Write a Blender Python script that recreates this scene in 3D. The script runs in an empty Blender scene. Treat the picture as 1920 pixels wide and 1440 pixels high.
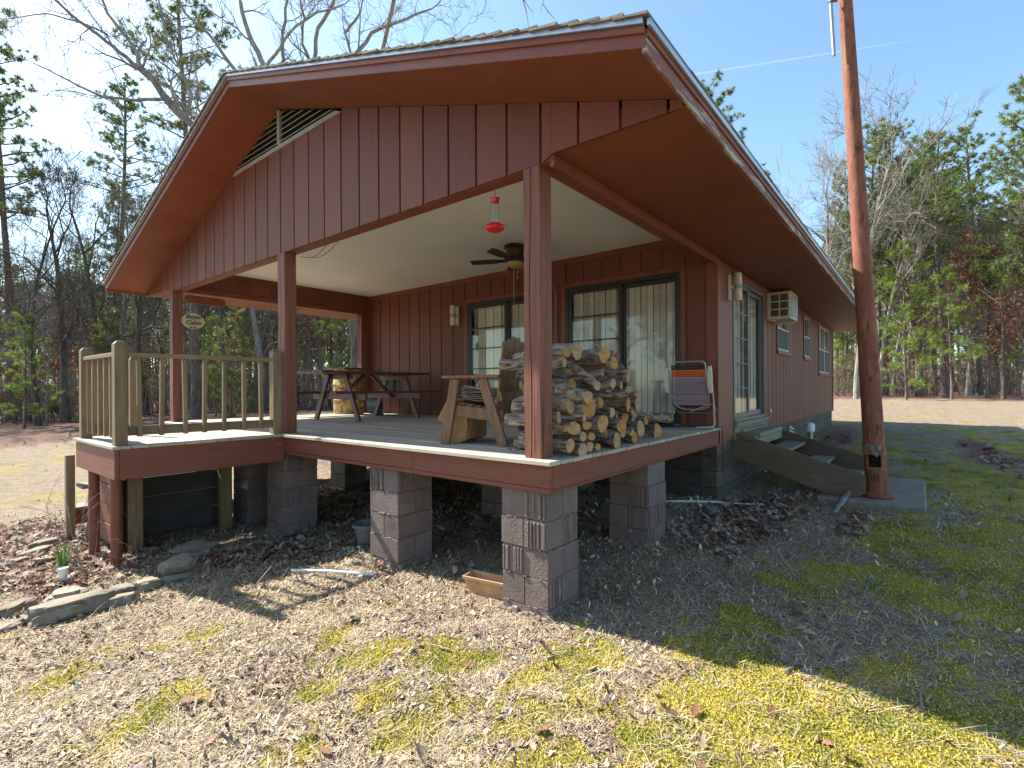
import bpy, math, random
import numpy as np
from mathutils import Vector, Matrix, noise as mn
random.seed(7); rng = np.random.default_rng(11)
S = bpy.context.scene
COL = S.collection
PI = math.pi
# ------------------------------------------------------------------ camera
# cabin frame: X runs back along the cabin, Y runs left along the gable, Z up
CAM = Vector((-2.766, -1.906, 1.55))
FW = Vector((.7797, .6262, 0)).normalized(); RT = Vector((FW.y, -FW.x, 0)); UP = Vector((0, 0, 1))
rl = math.radians(.322)
cu = UP * math.cos(rl) + RT * math.sin(rl); cr = RT * math.cos(rl) - UP * math.sin(rl)
cam = bpy.data.objects.new('camera', bpy.data.cameras.new('camera')); COL.objects.link(cam)
cam.matrix_world = Matrix(((cr.x, cu.x, -FW.x, CAM.x), (cr.y, cu.y, -FW.y, CAM.y), (cr.z, cu.z, -FW.z, CAM.z), (0, 0, 0, 1)))
cam.data.sensor_width = 36; cam.data.lens = 955 / 1920 * 36; cam.data.shift_y = 8.3 / 1920
cam.data.clip_start = .05; cam.data.clip_end = 20000
S.camera = cam
# ------------------------------------------------------------------ light
SD = Vector((-.2, 1.03, 1.0)).normalized()              # towards the sun
w = bpy.data.worlds.new('World'); S.world = w; w.use_nodes = True
nt = w.node_tree; nt.nodes.clear()
sk = nt.nodes.new('ShaderNodeTexSky'); sk.sky_type = 'NISHITA'; sk.sun_disc = False
sk.sun_elevation = math.asin(SD.z); sk.sun_rotation = math.atan2(SD.x, SD.y)
sk.air_density = 1.0; sk.dust_density = .9; sk.ozone_density = 1.2; sk.altitude = 100
bg = nt.nodes.new('ShaderNodeBackground'); bg.inputs[1].default_value = .126
wo = nt.nodes.new('ShaderNodeOutputWorld')
tn = nt.nodes.new('ShaderNodeMix'); tn.data_type = 'RGBA'; tn.blend_type = 'MULTIPLY'; tn.inputs[0].default_value = 1; tn.inputs[7].default_value = (.86, .98, .96, 1)
nt.links.new(sk.outputs[0], tn.inputs[6]); nt.links.new(tn.outputs[2], bg.inputs[0]); nt.links.new(bg.outputs[0], wo.inputs[0])
sl = bpy.data.lights.new('sun', 'SUN'); sl.energy = 5.0; sl.angle = math.radians(.55); sl.color = (1, .95, .875)
so = bpy.data.objects.new('sun', sl); COL.objects.link(so); so.rotation_euler = SD.to_track_quat('Z', 'Y').to_euler()
S.view_settings.view_transform = 'Standard'; S.view_settings.look = 'None'
S.view_settings.exposure = 1.38; S.view_settings.gamma = 1
S.render.engine = 'CYCLES'
try:
    S.cycles.max_bounces = 7; S.cycles.diffuse_bounces = 4; S.cycles.transparent_max_bounces = 12
    S.cycles.caustics_reflective = False; S.cycles.caustics_refractive = False
except Exception: pass

# ------------------------------------------------------------------ materials
def N(t, ty, **k):
    n = t.nodes.new(ty)
    for a, b in k.items():
        if a in n.inputs: n.inputs[a].default_value = b
        else: setattr(n, a, b)
    return n
def L(t, a, b): t.links.new(a, b)
def rgb(c): return (c[0], c[1], c[2], 1)
def mat(name, c1, c2, sc=(8, 8, 8), rough=.65, bump=.25, bs=None, spots=None, spots2=None, metal=0, rv=.25, spec=.35, detail=6, thr=(.3, .7), trans=0, bdist=.01):
    """two-tone procedural surface: stretched noise between c1 and c2, fine bump, per-piece value shift, optional worn spots"""
    m = bpy.data.materials.new(name); m.use_nodes = True; t = m.node_tree; t.nodes.clear()
    out = N(t, 'ShaderNodeOutputMaterial'); p = N(t, 'ShaderNodeBsdfPrincipled')
    p.inputs['Roughness'].default_value = rough; p.inputs['Metallic'].default_value = metal
    p.inputs['Specular IOR Level'].default_value = spec
    tc = N(t, 'ShaderNodeTexCoord'); oi = N(t, 'ShaderNodeObjectInfo'); at = N(t, 'ShaderNodeAttribute', attribute_name='pr')
    off = N(t, 'ShaderNodeMath', operation='MULTIPLY_ADD'); L(t, at.outputs['Fac'], off.inputs[0]); off.inputs[1].default_value = 37.; L(t, oi.outputs['Random'], off.inputs[2])
    off2 = N(t, 'ShaderNodeVectorMath', operation='ADD'); L(t, tc.outputs['Object'], off2.inputs[0])
    cmb = N(t, 'ShaderNodeCombineXYZ'); L(t, off.outputs[0], cmb.inputs[0]); L(t, off.outputs[0], cmb.inputs[1]); L(t, off.outputs[0], cmb.inputs[2])
    L(t, cmb.outputs[0], off2.inputs[1])
    def noise(scale, det=detail, rgh=.6):
        mp = N(t, 'ShaderNodeMapping'); mp.inputs['Scale'].default_value = scale; L(t, off2.outputs[0], mp.inputs[0])
        n = N(t, 'ShaderNodeTexNoise'); n.inputs['Scale'].default_value = 1; n.inputs['Detail'].default_value = det; n.inputs['Roughness'].default_value = rgh
        L(t, mp.outputs[0], n.inputs['Vector']); return n
    n1 = noise(sc)
    r = N(t, 'ShaderNodeMapRange'); r.inputs[1].default_value = thr[0]; r.inputs[2].default_value = thr[1]; L(t, n1.outputs[0], r.inputs[0])
    mx = N(t, 'ShaderNodeMix', data_type='RGBA'); mx.inputs[6].default_value = rgb(c1); mx.inputs[7].default_value = rgb(c2); L(t, r.outputs[0], mx.inputs[0])
    colr = mx.outputs[2]
    for sp in (spots, spots2):
        if not sp: continue
        col, ssc, lo, hi = sp
        n3 = noise(ssc, 8, .65); r3 = N(t, 'ShaderNodeMapRange'); r3.inputs[1].default_value = lo; r3.inputs[2].default_value = hi; L(t, n3.outputs[0], r3.inputs[0])
        m3 = N(t, 'ShaderNodeMix', data_type='RGBA'); L(t, r3.outputs[0], m3.inputs[0]); L(t, colr, m3.inputs[6]); m3.inputs[7].default_value = rgb(col); colr = m3.outputs[2]
    hv = N(t, 'ShaderNodeHueSaturation'); L(t, colr, hv.inputs['Color'])
    v = N(t, 'ShaderNodeMath', operation='MULTIPLY_ADD'); L(t, at.outputs['Fac'], v.inputs[0]); v.inputs[1].default_value = rv * 2; v.inputs[2].default_value = 1 - rv
    L(t, v.outputs[0], hv.inputs['Value'])
    L(t, hv.outputs[0], p.inputs['Base Color'])
    if bump:
        nb = noise(bs or tuple(a * 4 for a in sc), 5); b = N(t, 'ShaderNodeBump'); b.inputs['Strength'].default_value = bump; b.inputs['Distance'].default_value = bdist
        L(t, nb.outputs[0], b.inputs['Height']); L(t, b.outputs[0], p.inputs['Normal'])
    if trans:
        tr = N(t, 'ShaderNodeBsdfTranslucent'); L(t, hv.outputs[0], tr.inputs[0]); ms = N(t, 'ShaderNodeMixShader'); ms.inputs[0].default_value = trans
        L(t, p.outputs[0], ms.inputs[1]); L(t, tr.outputs[0], ms.inputs[2]); L(t, ms.outputs[0], out.inputs[0])
    else: L(t, p.outputs[0], out.inputs[0])
    return m
def glassmat(name, tint=(1, 1, 1), refl=1.45, rough=.0):
    m = bpy.data.materials.new(name); m.use_nodes = True; t = m.node_tree; t.nodes.clear()
    out = N(t, 'ShaderNodeOutputMaterial'); g = N(t, 'ShaderNodeBsdfGlossy'); g.inputs['Roughness'].default_value = rough
    tr = N(t, 'ShaderNodeBsdfTransparent'); tr.inputs[0].default_value = rgb(tint); fr = N(t, 'ShaderNodeFresnel'); gm = N(t, 'ShaderNodeNewGeometry'); mr = N(t, 'ShaderNodeMapRange'); mr.inputs[3].default_value = refl; mr.inputs[4].default_value = 1 / refl; L(t, gm.outputs['Backfacing'], mr.inputs[0]); L(t, mr.outputs[0], fr.inputs[0])
    no = N(t, 'ShaderNodeTexNoise'); no.inputs['Scale'].default_value = 1.6; b = N(t, 'ShaderNodeBump'); b.inputs['Strength'].default_value = .05; b.inputs['Distance'].default_value = .05
    L(t, no.outputs[0], b.inputs['Height']); L(t, b.outputs[0], g.inputs['Normal'])
    ms = N(t, 'ShaderNodeMixShader'); L(t, fr.outputs[0], ms.inputs[0]); L(t, tr.outputs[0], ms.inputs[1]); L(t, g.outputs[0], ms.inputs[2]); L(t, ms.outputs[0], out.inputs[0])
    return m
RED, RED2 = (.150, .046, .033), (.195, .064, .046)
M = {}
M['side_y'] = mat('red_siding_paint', (.145, .044, .024), (.19, .061, .035), (60, 60, 3), .62, .35, (180, 180, 6), rv=.12, spots=((.24, .12, .1), (6, 6, 1.5), .66, .80), bdist=.004)
M['soffit'] = mat('red_soffit_paint', (.175, .048, .019), (.22, .064, .027), (2.2, 2.2, 5), .6, .12, (30, 90, 30), rv=.08, spots=((.14, .034, .018), (.8, .8, .8), .55, .8), bdist=.003)
M['trim'] = mat('red_trim_paint', (.17, .049, .028), (.225, .07, .042), (3, 3, 3), .5, .3, (12, 60, 60), rv=.06, spots=((.3, .17, .13), (5, 14, 30), .70, .76), bdist=.004)
M['post'] = mat('red_post_paint', (.16, .050, .030), (.25, .098, .06), (40, 40, 1.6), .6, .7, (70, 70, 2.2), rv=.1, spots=((.055, .02, .018), (22, 22, .45), .61, .66), spots2=((.36, .21, .17), (50, 50, 2.4), .62, .74), bdist=.012)
M['peel'] = mat('peeling_fascia_paint', (.19, .085, .065), (.24, .11, .085), (2, 8, 8), .7, .5, (20, 50, 50), rv=.05, spots=((.42, .38, .33), (1.6, 9, 14), .53, .58), spots2=((.2, .12, .08), (7, 20, 20), .6, .7), bdist=.004)
M['rim'] = mat('worn_red_rim_paint', (.165, .050, .030), (.215, .073, .046), (2, 2, 25), .6, .4, (5, 5, 90), rv=.1, spots=((.5, .36, .29), (2.2, 2.2, 22), .69, .73), bdist=.005)
M['ceil'] = mat('cream_ceiling_paint', (.74, .72, .67), (.80, .78, .73), (1.2, 1.2, 1), .6, .04, rv=.03)
M['block'] = mat('mauve_block_paint', (.14, .104, .096), (.195, .148, .136), (5, 5, 5), .55, .9, (55, 55, 55), rv=.10, spots=((.36, .29, .25), (11, 11, 11), .66, .71), spots2=((.09, .07, .06), (2.5, 2.5, 4), .55, .72), bdist=.008)
M['found'] = mat('grey_block_wall', (.06, .05, .038), (.105, .09, .07), (4, 4, 5), .85, .6, (60, 60, 60), rv=.06, spots=((.14, .125, .10), (1.2, 1.2, 2), .5, .7))
M['conc'] = mat('concrete', (.165, .14, .105), (.26, .23, .185), (6, 6, 6), .9, .6, (70, 70, 70), rv=.08, spots=((.14, .15, .12), (2, 2, 2), .55, .7), bdist=.006)
M['deck'] = mat('weathered_deck_boards', (.33, .285, .215), (.47, .41, .32), (30, 2.2, 30), .75, .5, (110, 4, 110), rv=.2, spots=((.2, .19, .15), (9, 1.2, 9), .6, .75), bdist=.004)
M['raw'] = mat('weathered_lumber', (.165, .112, .056), (.275, .20, .115), (26, 26, 2), .75, .5, (90, 90, 5), rv=.14, spots=((.15, .135, .06), (5, 5, 1.4), .58, .76), spots2=((.12, .08, .045), (12, 12, 5), .70, .76), bdist=.005)
M['rawx'] = mat('weathered_rail_lumber', (.16, .115, .06), (.265, .20, .12), (3, 3, 26), .75, .5, (6, 6, 90), rv=.14, spots=((.17, .15, .075), (2, 2, 8), .56, .72), bdist=.005)
M['step'] = mat('dark_weathered_plank', (.10, .065, .042), (.17, .12, .08), (20, 2.5, 26), .7, .5, (60, 5, 80), rv=.12, spots=((.15, .15, .10), (3, 2, 5), .58, .72), bdist=.005)
M['tread'] = mat('grey_green_tread', (.15, .145, .095), (.25, .245, .17), (2.5, 26, 26), .75, .5, (5, 90, 90), rv=.16, bdist=.004)
M['chairw'] = mat('brown_chair_wood', (.17, .085, .042), (.29, .17, .095), (22, 22, 3), .6, .6, (80, 80, 7), rv=.16, spots=((.42, .34, .26), (14, 14, 3), .62, .74), bdist=.006)
M['table'] = mat('dark_red_table_paint', (.10, .032, .026), (.145, .05, .042), (4, 4, 4), .45, .2, (30, 60, 60), rv=.1)
M['drip'] = mat('galvanised_drip_edge', (.42, .45, .48), (.58, .61, .64), (1, 9, 9), .38, .06, metal=.75, rv=.05, spots=((.4, .36, .3), (2, 9, 9), .6, .75))
M['shingle'] = mat('brown_grey_shingle', (.13, .115, .09), (.25, .22, .17), (14, 14, 14), .95, .9, (140, 140, 140), rv=.25, spots=((.30, .29, .2), (6, 6, 6), .62, .72))
M['dark'] = mat('dark_bronze_frame', (.022, .02, .018), (.04, .036, .032), (9, 9, 9), .4, .1, rv=.05)
M['alu'] = mat('dull_aluminium', (.33, .33, .32), (.45, .45, .44), (9, 9, 9), .4, .1, metal=.6, rv=.05)
M['dalu'] = mat('dark_aluminium', (.12, .12, .12), (.18, .18, .18), (9, 9, 9), .4, .1, metal=.4, rv=.05)
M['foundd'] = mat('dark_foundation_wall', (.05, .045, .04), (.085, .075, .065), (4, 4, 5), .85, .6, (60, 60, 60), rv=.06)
M['inside'] = mat('room_wall_paint', (.30, .27, .22), (.34, .31, .26), (1, 1, 1), .9, 0, rv=.02)
M['blind'] = mat('vertical_blind_slats', (.74, .71, .61), (.82, .79, .69), (3, 3, 1), .6, .05, rv=.32, trans=.15)
M['screen'] = mat('insect_screen', (.05, .055, .06), (.075, .08, .085), (300, 300, 300), .7, 0, rv=.02)
M['vent'] = mat('grey_vent_louvre', (.27, .27, .23), (.40, .40, .35), (5, 5, 20), .65, .2, rv=.08)
M['black'] = mat('black_unlit_fill', (.008, .008, .008), (.012, .012, .012), rough=1, bump=0)  # near-black colour standing in for unlit hollows
M['cream'] = mat('cream_plastic', (.56, .50, .37), (.68, .62, .48), (14, 14, 14), .45, .1, rv=.04, spots=((.35, .27, .17), (20, 20, 6), .64, .76))
M['white'] = mat('white_plastic', (.66, .66, .64), (.76, .76, .74), (12, 12, 12), .4, .05, rv=.04, spots=((.45, .42, .36), (14, 14, 14), .62, .75))
M['grill'] = mat('dark_grille', (.06, .05, .04), (.12, .10, .075), (5, 5, 160), .6, .5, (2, 2, 160), rv=.05)
M['glass'] = glassmat('window_glass', (.95, .96, .95), 1.5)
M['bottle'] = glassmat('clear_bottle', (.93, .95, .97), 1.5)
M['rust'] = mat('rusty_painted_pole', (.19, .052, .030), (.27, .10, .052), (11, 11, 3), .75, .8, (40, 40, 30), rv=.05, spots=((.29, .14, .065), (16, 16, 3.2), .54, .66), spots2=((.085, .024, .016), (22, 22, 5), .56, .66), bdist=.006)
M['redplas'] = mat('red_plastic', (.55, .008, .02), (.62, .012, .03), rough=.25, bump=0, rv=.05, spec=.6)
M['yellow'] = mat('yellow_plastic', (.8, .45, .04), (.85, .5, .06), rough=.4, bump=0)
M['bronze'] = mat('aged_bronze', (.035, .022, .012), (.12, .075, .03), (30, 30, 30), .4, .2, metal=.5, rv=.1)
M['amber'] = mat('amber_glass_shade', (.62, .42, .17), (.72, .52, .25), (9, 9, 9), .3, .05, rv=.05, trans=.4)
M['blade'] = mat('dark_fan_blade', (.03, .02, .016), (.05, .035, .025), (3, 3, 3), .4, .1)
M['barrel'] = mat('rusty_yellow_drum', (.50, .33, .12), (.60, .45, .20), (5, 5, 5), .6, .4, rv=.1, spots=((.25, .09, .03), (9, 9, 12), .47, .58))
M['galv'] = mat('galvanised_steel', (.22, .225, .22), (.36, .37, .36), (10, 10, 10), .42, .12, metal=.6, rv=.1)
M['blackp'] = mat('black_rubber', (.014, .014, .015), (.025, .025, .027), (12, 12, 12), .5, .1)
M['paper'] = mat('brown_kraft_paper', (.30, .155, .06), (.42, .24, .10), (7, 7, 7), .75, .5, (18, 18, 18), rv=.08)
M['news'] = mat('old_newspaper', (.30, .25, .19), (.45, .39, .3), (7, 7, 50), .8, .3, rv=.15)
M['bark'] = mat('firewood_bark', (.085, .052, .032), (.42, .345, .28), (38, 7, 38), .9, 1.0, (90, 16, 90), rv=.22, thr=(.37, .60), spots=((.58, .53, .48), (48, 10, 48), .58, .70), bdist=.02)
M['chairleaf'] = None
M['greypot'] = mat('grey_green_pot', (.11, .12, .11), (.16, .17, .155), (8, 8, 8), .5, .1)
M['tan'] = mat('tan_plastic_planter', (.46, .25, .12), (.56, .33, .17), (6, 6, 6), .5, .15, rv=.05, spots=((.3, .17, .1), (9, 9, 9), .6, .7))
M['soil'] = mat('dry_soil', (.20, .14, .095), (.32, .235, .165), (40, 40, 40), .95, .6)
M['rock'] = mat('sandstone', (.17, .135, .095), (.33, .275, .205), (4, 4, 9), .9, .9, (26, 26, 40), rv=.2, spots=((.13, .14, .085), (5, 5, 5), .57, .7), bdist=.012)
M['strapv'] = mat('mauve_webbing', (.30, .21, .25), (.38, .28, .32), (30, 90, 90), .6, .2, rv=.12)
M['strapo'] = mat('orange_webbing', (.58, .10, .02), (.66, .14, .03), (30, 30, 90), .6, .2, rv=.1)
M['strapb'] = mat('black_webbing', (.025, .016, .018), (.04, .026, .028), (30, 30, 90), .6, .2)
M['trunkd'] = mat('dark_tree_bark', (.06, .046, .036), (.17, .14, .11), (9, 9, 2), .95, .8, (26, 26, 6), rv=.15, spots=((.13, .14, .06), (3, 3, 1.2), .58, .72), bdist=.03)
M['trunkg'] = mat('grey_tree_bark', (.15, .13, .11), (.36, .325, .285), (7, 7, 2.2), .95, .8, (22, 22, 5), rv=.2, bdist=.03)
M['trunkp'] = mat('pine_bark', (.08, .058, .046), (.22, .165, .135), (8, 8, 2.5), .95, .9, (20, 20, 6), rv=.15, bdist=.03)
M['pine'] = mat('pine_needles', (.10, .15, .04), (.25, .31, .075), (1.1, 1.1, 1.1), .55, 0, rv=.45, trans=.35)
M['pineb'] = mat('bright_pine_needles', (.13, .22, .035), (.29, .36, .065), (1.5, 1.5, 1.5), .55, 0, rv=.35, trans=.5)
M['redleaf'] = mat('dry_oak_leaves', (.16, .06, .035), (.30, .13, .07), (3, 3, 3), .7, 0, rv=.4, trans=.35)
M['cedar'] = mat('cedar_foliage', (.12, .135, .035), (.25, .25, .07), (2, 2, 2), .7, 0, rv=.4, trans=.5)
M['brush'] = mat('grey_brush_twigs', (.14, .11, .085), (.31, .265, .22), (3, 3, 3), .9, 0, rv=.3)

# ------------------------------------------------------------------ mesh collector
class MB:
    def __init__(s): s.v = []; s.f = []; s.p = []; s.mi = []; s.sm = []; s.cm = 0; s.cs = False
    def add(s, vs, fs, pr=None):
        o = len(s.v); s.v += [tuple(a) for a in vs]; s.f += [tuple(i + o for i in f) for f in fs]
        r = random.random() if pr is None else pr
        s.p += [r] * len(fs); s.mi += [s.cm] * len(fs); s.sm += [s.cs] * len(fs)
    def box(s, x0, x1, y0, y1, z0, z1, pr=None):
        if x0 > x1: x0, x1 = x1, x0
        if y0 > y1: y0, y1 = y1, y0
        s.add([(x0, y0, z0), (x1, y0, z0), (x1, y1, z0), (x0, y1, z0), (x0, y0, z1), (x1, y0, z1), (x1, y1, z1), (x0, y1, z1)],
              [(0, 3, 2, 1), (4, 5, 6, 7), (0, 1, 5, 4), (1, 2, 6, 5), (2, 3, 7, 6), (3, 0, 4, 7)], pr)
    def bar(s, a, b, w, h, up=(0, 0, 1), pr=None):
        """rectangular bar from a to b, w across, h along up"""
        a = Vector(a); b = Vector(b); d = (b - a).normalized(); u = Vector(up); sd = d.cross(u)
        if sd.length < 1e-4: u = Vector((1, 0, 0)); sd = d.cross(u)
        sd.normalize(); u = sd.cross(d).normalized(); vs = []
        for q in (a, b):
            for i, j in ((-1, -1), (1, -1), (1, 1), (-1, 1)): vs.append(q + sd * (i * w / 2) + u * (j * h / 2))
        s.add(vs, [(0, 1, 2, 3), (7, 6, 5, 4), (0, 4, 5, 1), (1, 5, 6, 2), (2, 6, 7, 3), (3, 7, 4, 0)], pr)
    def prism(s, poly, axis, a, b, pr=None):
        """poly in the two other axes (cyclic order kept), extruded along axis from a to b"""
        def P(u, v, t): return {'X': (t, u, v), 'Y': (u, t, v), 'Z': (u, v, t)}[axis]
        n = len(poly); vs = [P(u, v, a) for u, v in poly] + [P(u, v, b) for u, v in poly]
        fs = [tuple(range(n - 1, -1, -1)), tuple(range(n, 2 * n))] + [(i, (i + 1) % n, n + (i + 1) % n, n + i) for i in range(n)]
        s.add(vs, fs, pr)
    def tube(s, pts, rs, n=8, caps=True, pr=None, wob=0):
        pts = [Vector(p) for p in pts]; k = len(pts)
        if not hasattr(rs, '__len__'): rs = [rs] * k
        vs = []; fs = []; ref = None
        for i, p in enumerate(pts):
            d = (pts[min(i + 1, k - 1)] - pts[max(i - 1, 0)])
            if d.length < 1e-9: d = Vector((0, 0, 1))
            d.normalize()
            if ref is None:
                ref = Vector((1, 0, 0)) if abs(d.x) < .9 else Vector((0, 1, 0))
            x = (ref - d * ref.dot(d)).normalized(); y = d.cross(x); ref = x
            for j in range(n):
                a = 2 * PI * j / n; r = rs[i] * (1 + (wob * (random.random() - .5) if wob else 0))
                vs.append(p + x * (math.cos(a) * r) + y * (math.sin(a) * r))
        for i in range(k - 1):
            for j in range(n): fs.append((i * n + j, i * n + (j + 1) % n, (i + 1) * n + (j + 1) % n, (i + 1) * n + j))
        if caps: fs += [tuple(range(n - 1, -1, -1)), tuple(range((k - 1) * n, k * n))]
        s.add(vs, fs, pr)
    def lathe(s, prof, c=(0, 0, 0), n=24, axis=(0, 0, 1), pr=None):
        """prof: (r, h) list revolved about axis through c"""
        ax = Vector(axis).normalized(); x = Vector((1, 0, 0)) if abs(ax.x) < .9 else Vector((0, 1, 0)); x = (x - ax * x.dot(ax)).normalized(); y = ax.cross(x); c = Vector(c)
        vs = []; fs = []
        for r, h in prof:
            for j in range(n): a = 2 * PI * j / n; vs.append(c + ax * h + (x * math.cos(a) + y * math.sin(a)) * r)
        for i in range(len(prof) - 1):
            for j in range(n): fs.append((i * n + j, i * n + (j + 1) % n, (i + 1) * n + (j + 1) % n, (i + 1) * n + j))
        if prof[0][0] > 1e-4: fs.append(tuple(range(n - 1, -1, -1)))
        if prof[-1][0] > 1e-4: k = len(prof) - 1; fs.append(tuple(range(k * n, (k + 1) * n)))
        s.add(vs, fs, pr)
    def ring(s, c, R, r, axis=(0, 0, 1), n=24, m=6, a0=0, a1=2 * PI):
        ax = Vector(axis).normalized(); x = Vector((1, 0, 0)) if abs(ax.x) < .9 else Vector((0, 1, 0)); x = (x - ax * x.dot(ax)).normalized(); y = ax.cross(x); c = Vector(c)
        s.tube([c + (x * math.cos(a0 + (a1 - a0) * i / n) + y * math.sin(a0 + (a1 - a0) * i / n)) * R for i in range(n + 1)], r, m, caps=abs(a1 - a0) < 6.2)
    def mesh(s, name):
        me = bpy.data.meshes.new(name); me.from_pydata(s.v, [], s.f)
        a = me.attributes.new('pr', 'FLOAT', 'FACE'); a.data.foreach_set('value', np.array(s.p, dtype=np.float32))
        me.polygons.foreach_set('material_index', np.array(s.mi, dtype=np.int32)); me.polygons.foreach_set('use_smooth', np.array(s.sm, dtype=bool))
        return me
def tag(o, label=None, cat=None, group=None, kind=None):
    for k, v in (('label', label), ('category', cat), ('group', group), ('kind', kind)):
        if v: o[k] = v
    return o
def O(name, mb, ms, parent=None, bevel=0, smooth=False, **t):
    me = mb.mesh(name) if isinstance(mb, MB) else mb
    if not isinstance(ms, (list, tuple)): ms = [ms]
    for m in ms: me.materials.append(m)
    if smooth:
        me.polygons.foreach_set('use_smooth', np.ones(len(me.polygons), dtype=bool))
        me.set_sharp_from_angle(angle=math.radians(38))
    o = bpy.data.objects.new(name, me); COL.objects.link(o)
    if parent: o.parent = parent
    if bevel:
        b = o.modifiers.new('bevel', 'BEVEL'); b.width = bevel; b.segments = 1; b.limit_method = 'ANGLE'; b.angle_limit = math.radians(40)
    return tag(o, **t) if t else o
def E(name, loc=(0, 0, 0), rz=0, label=None, cat=None, group=None):
    o = bpy.data.objects.new(name, None); COL.objects.link(o); o.location = loc; o.rotation_euler = (0, 0, rz); o.empty_display_size = .2
    return tag(o, label, cat, group)
def copy_tree(o, parent=None):
    c = o.copy(); COL.objects.link(c); c.parent = parent
    for ch in list(o.children): copy_tree(ch, c)
    return c
def npmesh(name, V, F, pr=None, mi=None):
    """mesh from arrays: V (n,3), F (m,k) all the same size k"""
    me = bpy.data.meshes.new(name); k = F.shape[1]
    me.vertices.add(len(V)); me.vertices.foreach_set('co', V.astype(np.float32).ravel())
    me.loops.add(F.size); me.loops.foreach_set('vertex_index', F.astype(np.int32).ravel())
    me.polygons.add(len(F)); me.polygons.foreach_set('loop_start', np.arange(0, F.size, k, dtype=np.int32)); me.polygons.foreach_set('loop_total', np.full(len(F), k, dtype=np.int32))
    if mi is not None: me.polygons.foreach_set('material_index', mi.astype(np.int32))
    if pr is not None: a = me.attributes.new('pr', 'FLOAT', 'FACE'); a.data.foreach_set('value', pr.astype(np.float32))
    me.update(calc_edges=True); me.validate(); return me

# ------------------------------------------------------------------ terrain
TX = [-40, -12, -3, 0, 1.7, 4.4, 8, 14, 25, 60, 200]; TZ = [-.5, -.25, -.02, -.05, .07, .17, .30, .48, .68, .9, 1.0]
def gz(X, Y):
    X = np.asarray(X, float); Y = np.asarray(Y, float)
    z = np.interp(X, TX, TZ) - .035 * np.clip(Y - 2, 0, 10) * np.exp(-(X / 6) ** 2)
    return z
def vnoise(X, Y, sc, seed=0):
    """value noise on arrays, 0..1"""
    x = np.asarray(X) * sc + seed * 17.3; y = np.asarray(Y) * sc + seed * 9.1
    xi = np.floor(x); yi = np.floor(y); fx = x - xi; fy = y - yi; fx = fx * fx * (3 - 2 * fx); fy = fy * fy * (3 - 2 * fy)
    def h(a, b): q = np.sin(a * 127.1 + b * 311.7 + seed * 74.7) * 43758.5453; return q - np.floor(q)
    return (h(xi, yi) * (1 - fx) + h(xi + 1, yi) * fx) * (1 - fy) + (h(xi, yi + 1) * (1 - fx) + h(xi + 1, yi + 1) * fx) * fy
def fbm(X, Y, sc, seed=0, o=4):
    r = 0; a = .5; t = 0
    for i in range(o): r = r + a * vnoise(X, Y, sc * 2 ** i, seed + i); t += a; a *= .55
    return r / t
def gzd(X, Y):
    return gz(X, Y) + (fbm(X, Y, 1.3, 5) - .5) * .06 + (fbm(X, Y, 7, 9, 3) - .5) * .022
def blobs(X, Y, bl):
    r = np.zeros(np.shape(X))
    for (cx, cy, rx, ry, rot, st) in bl:
        c, s_ = math.cos(rot), math.sin(rot); u = (X - cx) * c + (Y - cy) * s_; v = -(X - cx) * s_ + (Y - cy) * c
        r = np.maximum(r, st * np.exp(-((u / rx) ** 2 + (v / ry) ** 2)))
    return r
MOSS = [(-.93, 1.05, .13, .09, .3, .95), (-.95, .62, .22, .12, .3, .9), (-.66, .33, .22, .16, .2, .95), (-.5, .1, .2, .13, .5, .85), (-.22, -.33, .3, .16, -.6, .9),
        (-1.18, .29, .14, .1, 0, .8), (-1.7, 1.71, .1, .08, 0, .6), (-2.1, 1.79, .16, .09, .4, .9), (-1.97, 1.01, .17, .1, .5, .95), (-1.43, 1.71, .11, .06, .3, .85),
        (.81, -1.0, .2, .13, -.3, 1.1), (1.52, -1.02, .13, .09, 0, 1.0), (-.01, -1.15, .45, .34, 0, 1.0), (-.25, -1.6, .6, .4, 0, 1.0), (-.55, -1.05, .3, .25, 0, .85),
        (.15, -1.9, .5, .35, 0, .95), (.3, -2.4, .6, .5, 0, .8), (3.3, -1.7, .7, .3, -.2, .9), (2.83, -2.3, .9, .5, 0, .85), (6.2, -2.6, 1.6, .8, 0, 1.0), (1.8, -2.3, .6, .35, 0, .75), (1.9, -1.4, .6, .2, -.4, .85),
        (-1.06, -.06, .25, .13, 0, .75), (-.95, -.56, .3, .2, 0, .7), (-1.6, .25, .2, .12, .5, .6), (-1.3, .55, .13, .09, 0, .7), (9, -1.2, 1.2, .4, 0, .8), (11, -3.2, 3, 1, 0, .55), (4.5, -3.6, 2, 1, 0, .7)]
LITT = [(-1.6, 4.4, .9, 1.2, 0, 1.1), (-.35, 3.2, .75, .42, -.5, 1.3), (.1, 3.4, .4, .3, 0, .9), (3.2, -.45, 1.3, .5, -.1, 1.1), (2.3, -.4, .7, .4, 0, .8), (3.5, -1.35, .8, .2, 0, .8), (-1.5, 6.2, 1.3, 1.4, 0, 1.0), (1.5, 3, 1.8, 2.5, 0, .75),
        (6.8, -.7, 1.8, .4, 0, .8), (9.6, -2.8, 2.4, .45, .1, .9), (8.2, -3.9, 1.5, .3, 0, .8), (12, -4.6, 3, .5, 0, .7), (11, -.5, 3.5, .5, 0, .7), (2.5, 2.2, 1.4, .8, 0, .8)]
DIRT = [(.05, .75, .35, .25, 0, .9), (-.1, -.1, .3, .14, -.5, .9), (.1, 1.7, .3, .4, 0, .7), (1.2, 1.2, 1.6, 1.3, 0, .9), (.9, -.3, .6, .35, 0, .55), (2, 4, 3, 3, 0, .7), (-.9, 3.7, .3, .2, 0, .6)]
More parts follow.
